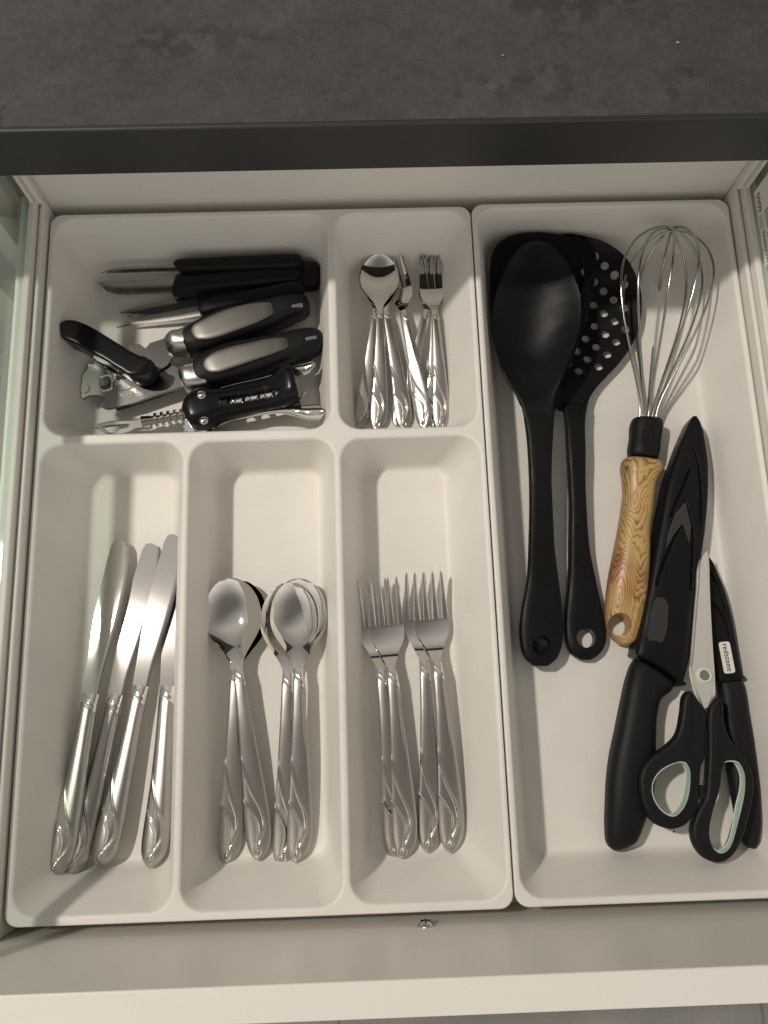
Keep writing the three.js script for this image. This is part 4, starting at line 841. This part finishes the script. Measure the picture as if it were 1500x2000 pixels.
{
  const t = thing('small_kitchen_knife', 'small kitchen knife in a black sheath with a white name tag, half under the scissors', 'kitchen knife', [496.3, -50, 369.7], 'sheathed knives');
  const g = [[[485.9,284.8],[489.7,296.3],[491.4,306.9],[492.5,313.3]], [[484.6,307.4],[489.1,313.6],[491.8,321.8],[492.9,330.7]]];
  const sm = mk('sheath', sheet([[486.2,272.8,487.4,272.8,-44,-38],
 [484.7,275.8,488.9,275.9,-46,-37],
 [482.9,284.2,491.9,285.2,-47,-36.5],
 [481.5,295.6,494.8,296,-48,-36],
 [480.3,314.4,497.8,316.9,-48,-36],
 [479.9,333,498.8,335.5,-48.5,-36],
 [480.3,351.4,499.6,352,-48.5,-36],
 [480.9,361.6,500,360,-48.5,-36]], { n: 160, m: 60, bot: (u, r) => r[4], top: (u, r) => { const x = lerp(r[0], r[2], (u + 1) / 2), z = lerp(r[1], r[3], (u + 1) / 2); let y = r[5] - 1.2 * Math.abs(u) ** 5 - 2 * Math.abs(u) ** 24; for (const q of g) y -= 1.7 * (1 - sst(polyDist(x, z, q), 0.4, 1.0)); return y; } }), M.nylon, t);
  mk('sheath_lip', loft([[480.8,361.9,480.9,364.4,-48,-35],
 [489.6,360.4,489.3,362.9,-48.5,-34.5],
 [497.1,359.5,496.8,362.1,-48.5,-34.5],
 [500.9,359.3,500.5,361.8,-48,-35]], { n: 30, k: 18, e: 3 }), M.nylon, sm);
  // white tag with the word on it
  const c0 = [489.4, -35.6, 346.1], tagW = 8.2, tagL = 22.4, lab = canvasMat(896, 328, (c) => { c.fillStyle = '#e4e2dd'; c.fillRect(0, 0, 896, 328); c.fillStyle = '#1b1b1d'; c.font = '600 196px sans-serif'; c.textAlign = 'center'; c.textBaseline = 'middle'; c.fillText('redstone', 448, 156, 800); });
  const rr = new THREE.Shape(), r = 2, hw2 = tagL / 2, hh = tagW / 2; rr.moveTo(-hw2 + r, -hh); rr.lineTo(hw2 - r, -hh); rr.quadraticCurveTo(hw2, -hh, hw2, -hh + r); rr.lineTo(hw2, hh - r); rr.quadraticCurveTo(hw2, hh, hw2 - r, hh); rr.lineTo(-hw2 + r, hh); rr.quadraticCurveTo(-hw2, hh, -hw2, hh - r); rr.lineTo(-hw2, -hh + r); rr.quadraticCurveTo(-hw2, -hh, -hw2 + r, -hh);
  const tg = new THREE.ShapeGeometry(rr, 8); { const p = tg.attributes.position, u = tg.attributes.uv; for (let i = 0; i < p.count; i++) u.setXY(i, p.getX(i) / tagL + 0.5, p.getY(i) / tagW + 0.5); }
  tg.rotateX(-Math.PI / 2); tg.rotateY(-Math.PI / 2 + 0.07); tg.translate(c0[0], -35.5, c0[2]);
  mk('name_tag', tg, lab, sm, 'white tag with dark lettering');
  mk('handle', loft([[483.4,362.4,499.5,361.4,-47,-37],
 [483.4,367.8,501.2,365.1,-48.5,-36],
 [482.4,387.4,502.1,386.2,-49,-35],
 [482.4,405,503,403.9,-49.5,-35],
 [482.6,425.8,503.1,424.7,-49.5,-35],
 [483.6,446.3,502.2,446.9,-49.5,-35.5],
 [485.7,463.1,500.2,464.3,-49.5,-37],
 [487.8,472,498,473,-49.5,-39],
 [491.3,475.6,496.2,476.4,-48,-42]], { n: 60, k: 36, e: 2.6 }), M.rubber, t);
}

// ------------------------------------------------------------------ scissors
{
  const t = thing('scissors', 'kitchen scissors with black handles lined in pale mint, lying on the sheathed knives', 'scissors', [475.3, -50, 387.2]);
  const bl = [[478.6,270.6,479.3,270.6,-22],
 [475.8,273.1,479.9,273.2,-22],
 [473.8,277.2,479.8,277.4,-22],
 [470.3,294.2,478.2,294.5,-22],
 [464,325.1,476.4,316.4,-22],
 [459.7,346.4,474.8,341.6,-22],
 [458.2,352.8,474.1,355.7,-22],
 [458.9,362.3,473.4,364.5,-22],
 [461.1,373.5,472.4,372.5,-22],
 [463.1,381.2,467.1,379.9,-22]];
  mk('blade', sheet(bl, { n: 60, m: 18, top: (u, r) => r[4] + 1.1 - 1.5 * sst(u, 0.34, 1.0), bot: (u, r) => r[4] - 1 }), M.scissorSteel, t);
  mk('blade', sheet(bl.map((r) => [r[0] - 1.2, r[1] + 3, r[2] - 3, r[3] + 3, -25.4]), { n: 60, m: 10, top: (u, r) => r[4] + 1, bot: (u, r) => r[4] - 1 }), M.scissorSteel, t);
  const p = [466, -21, 358.7], ringP = mk('pivot_ring', new THREE.LatheGeometry([[3.4, 0], [3.4, 1.3], [4.2, 1.7], [5.4, 1.4], [5.8, 0]].map((q) => new THREE.Vector2(...q)), 40).translate(p[0], -21.2, p[2]), M.cream, t); void ringP;
  let screw = cyl(p[0], -21.4, p[2], 3.35, -20, 3.1); screw = cut(screw, box(-5, -0.5, -0.5, 5, 0.9, 0.5, 0.1).rotateY(0.6).translate(p[0], -20.1, p[2]));
  mk('pivot_screw', screw, M.zinc, t);
  const hl = smooth([[452.3,369.5],[455.2,369.2],[459.4,375.6],[463.6,382.6],[461.4,400.3],[459,414.4],[456.4,418.3],[454.3,426.9],[452.6,438.4],[449.4,447.1],[443,454.7],[436.4,458],[429.5,458.4],[420.9,454.9],[415.2,446.6],[412.8,433.8],[414.8,420.6],[423.1,411.5],[435.2,403.8],[442,397.3],[446.7,383.8],[449.3,373.2]], 120);
  const holeL = smooth([[441.6,412.8],[447,414.3],[449.9,420.1],[449.4,430],[446,441.4],[440.9,448.8],[434.2,453.1],[427.5,451.6],[420.6,444.8],[417.5,434.9],[419.9,425.1],[427.8,417.3]], 70);
  const hr = smooth([[465.6,383],[469.2,377.3],[473.9,374],[476.1,376.5],[475.5,389.2],[477.6,400.5],[484.4,411.2],[489.9,422.1],[490,434.7],[484.7,450.9],[478.2,465.9],[469.9,476.8],[460.5,480.6],[451.9,477.8],[446,470.2],[444.8,459.6],[449.6,448.4],[456,438.8],[458.6,428.7],[461.9,410.4]], 130);
  const holeR = smooth([[476,413.2],[482.8,415.1],[486.7,423],[486.2,433.9],[478.9,455.2],[469.6,473.9],[461.9,477.2],[455.9,473.8],[453,463.1],[456.5,449.3],[463.7,433.1],[467,420.6],[470.2,414.7]], 90);
  const bendS = () => 0;
  for (const [o, h] of [[hl, holeL], [hr, holeR]]) {
    const m = mk('handle_bow', plate(o, -28, -18.4, { bevel: 2.6, seg: 4, holes: [h], crease: 0.9, bend: bendS }), M.rubber, t);
    const c = h.reduce((q, v) => [q[0] + v[0] / h.length, q[1] + v[1] / h.length], [0, 0]), inner = h.map(([x, z]) => { const d = Math.hypot(x - c[0], z - c[1]); return [c[0] + ((x - c[0]) * (d - 3)) / d, c[1] + ((z - c[1]) * (d - 3)) / d]; });
    const outer = h.map(([x, z]) => { const d = Math.hypot(x - c[0], z - c[1]); return [c[0] + ((x - c[0]) * (d + 1)) / d, c[1] + ((z - c[1]) * (d + 1)) / d]; });
    mk('mint_lining', plate(outer, -27.2, -18.9, { bevel: 0.5, holes: [inner], crease: 0.9 }), M.mint, m);
  }
  mk('stop_block', box(...((a, b) => [a[0], -26, a[2], b[0], -20, b[2]])([453.4, -20, 431.5], [457.5, -20, 440.8]), 1), M.rubber, t);
}

// tiny crumbs
for (const [p, R, label] of [[[322.5, 152, 0.1], 0.55, 'tiny pale crumb on the worktop, the smaller one nearer its middle'], [[427.7, 152, -6.7], 0.8, 'tiny pale crumb on the worktop, the bigger one towards the right'], [[442.7, -50, 464.3], 0.6, 'tiny dark speck on the tray floor below the scissors']]) {
  const g = new THREE.IcosahedronGeometry(R, 1); g.scale(1.3, 0.7, 1).translate(p[0], p[1] + R * 0.6, p[2]);
  const m = mk(numbered('crumb'), g, p[1] > 0 ? M.grout : M.window, scene); m.userData.label = label; m.userData.category = 'crumb';
}

renderer.render(scene, camera);
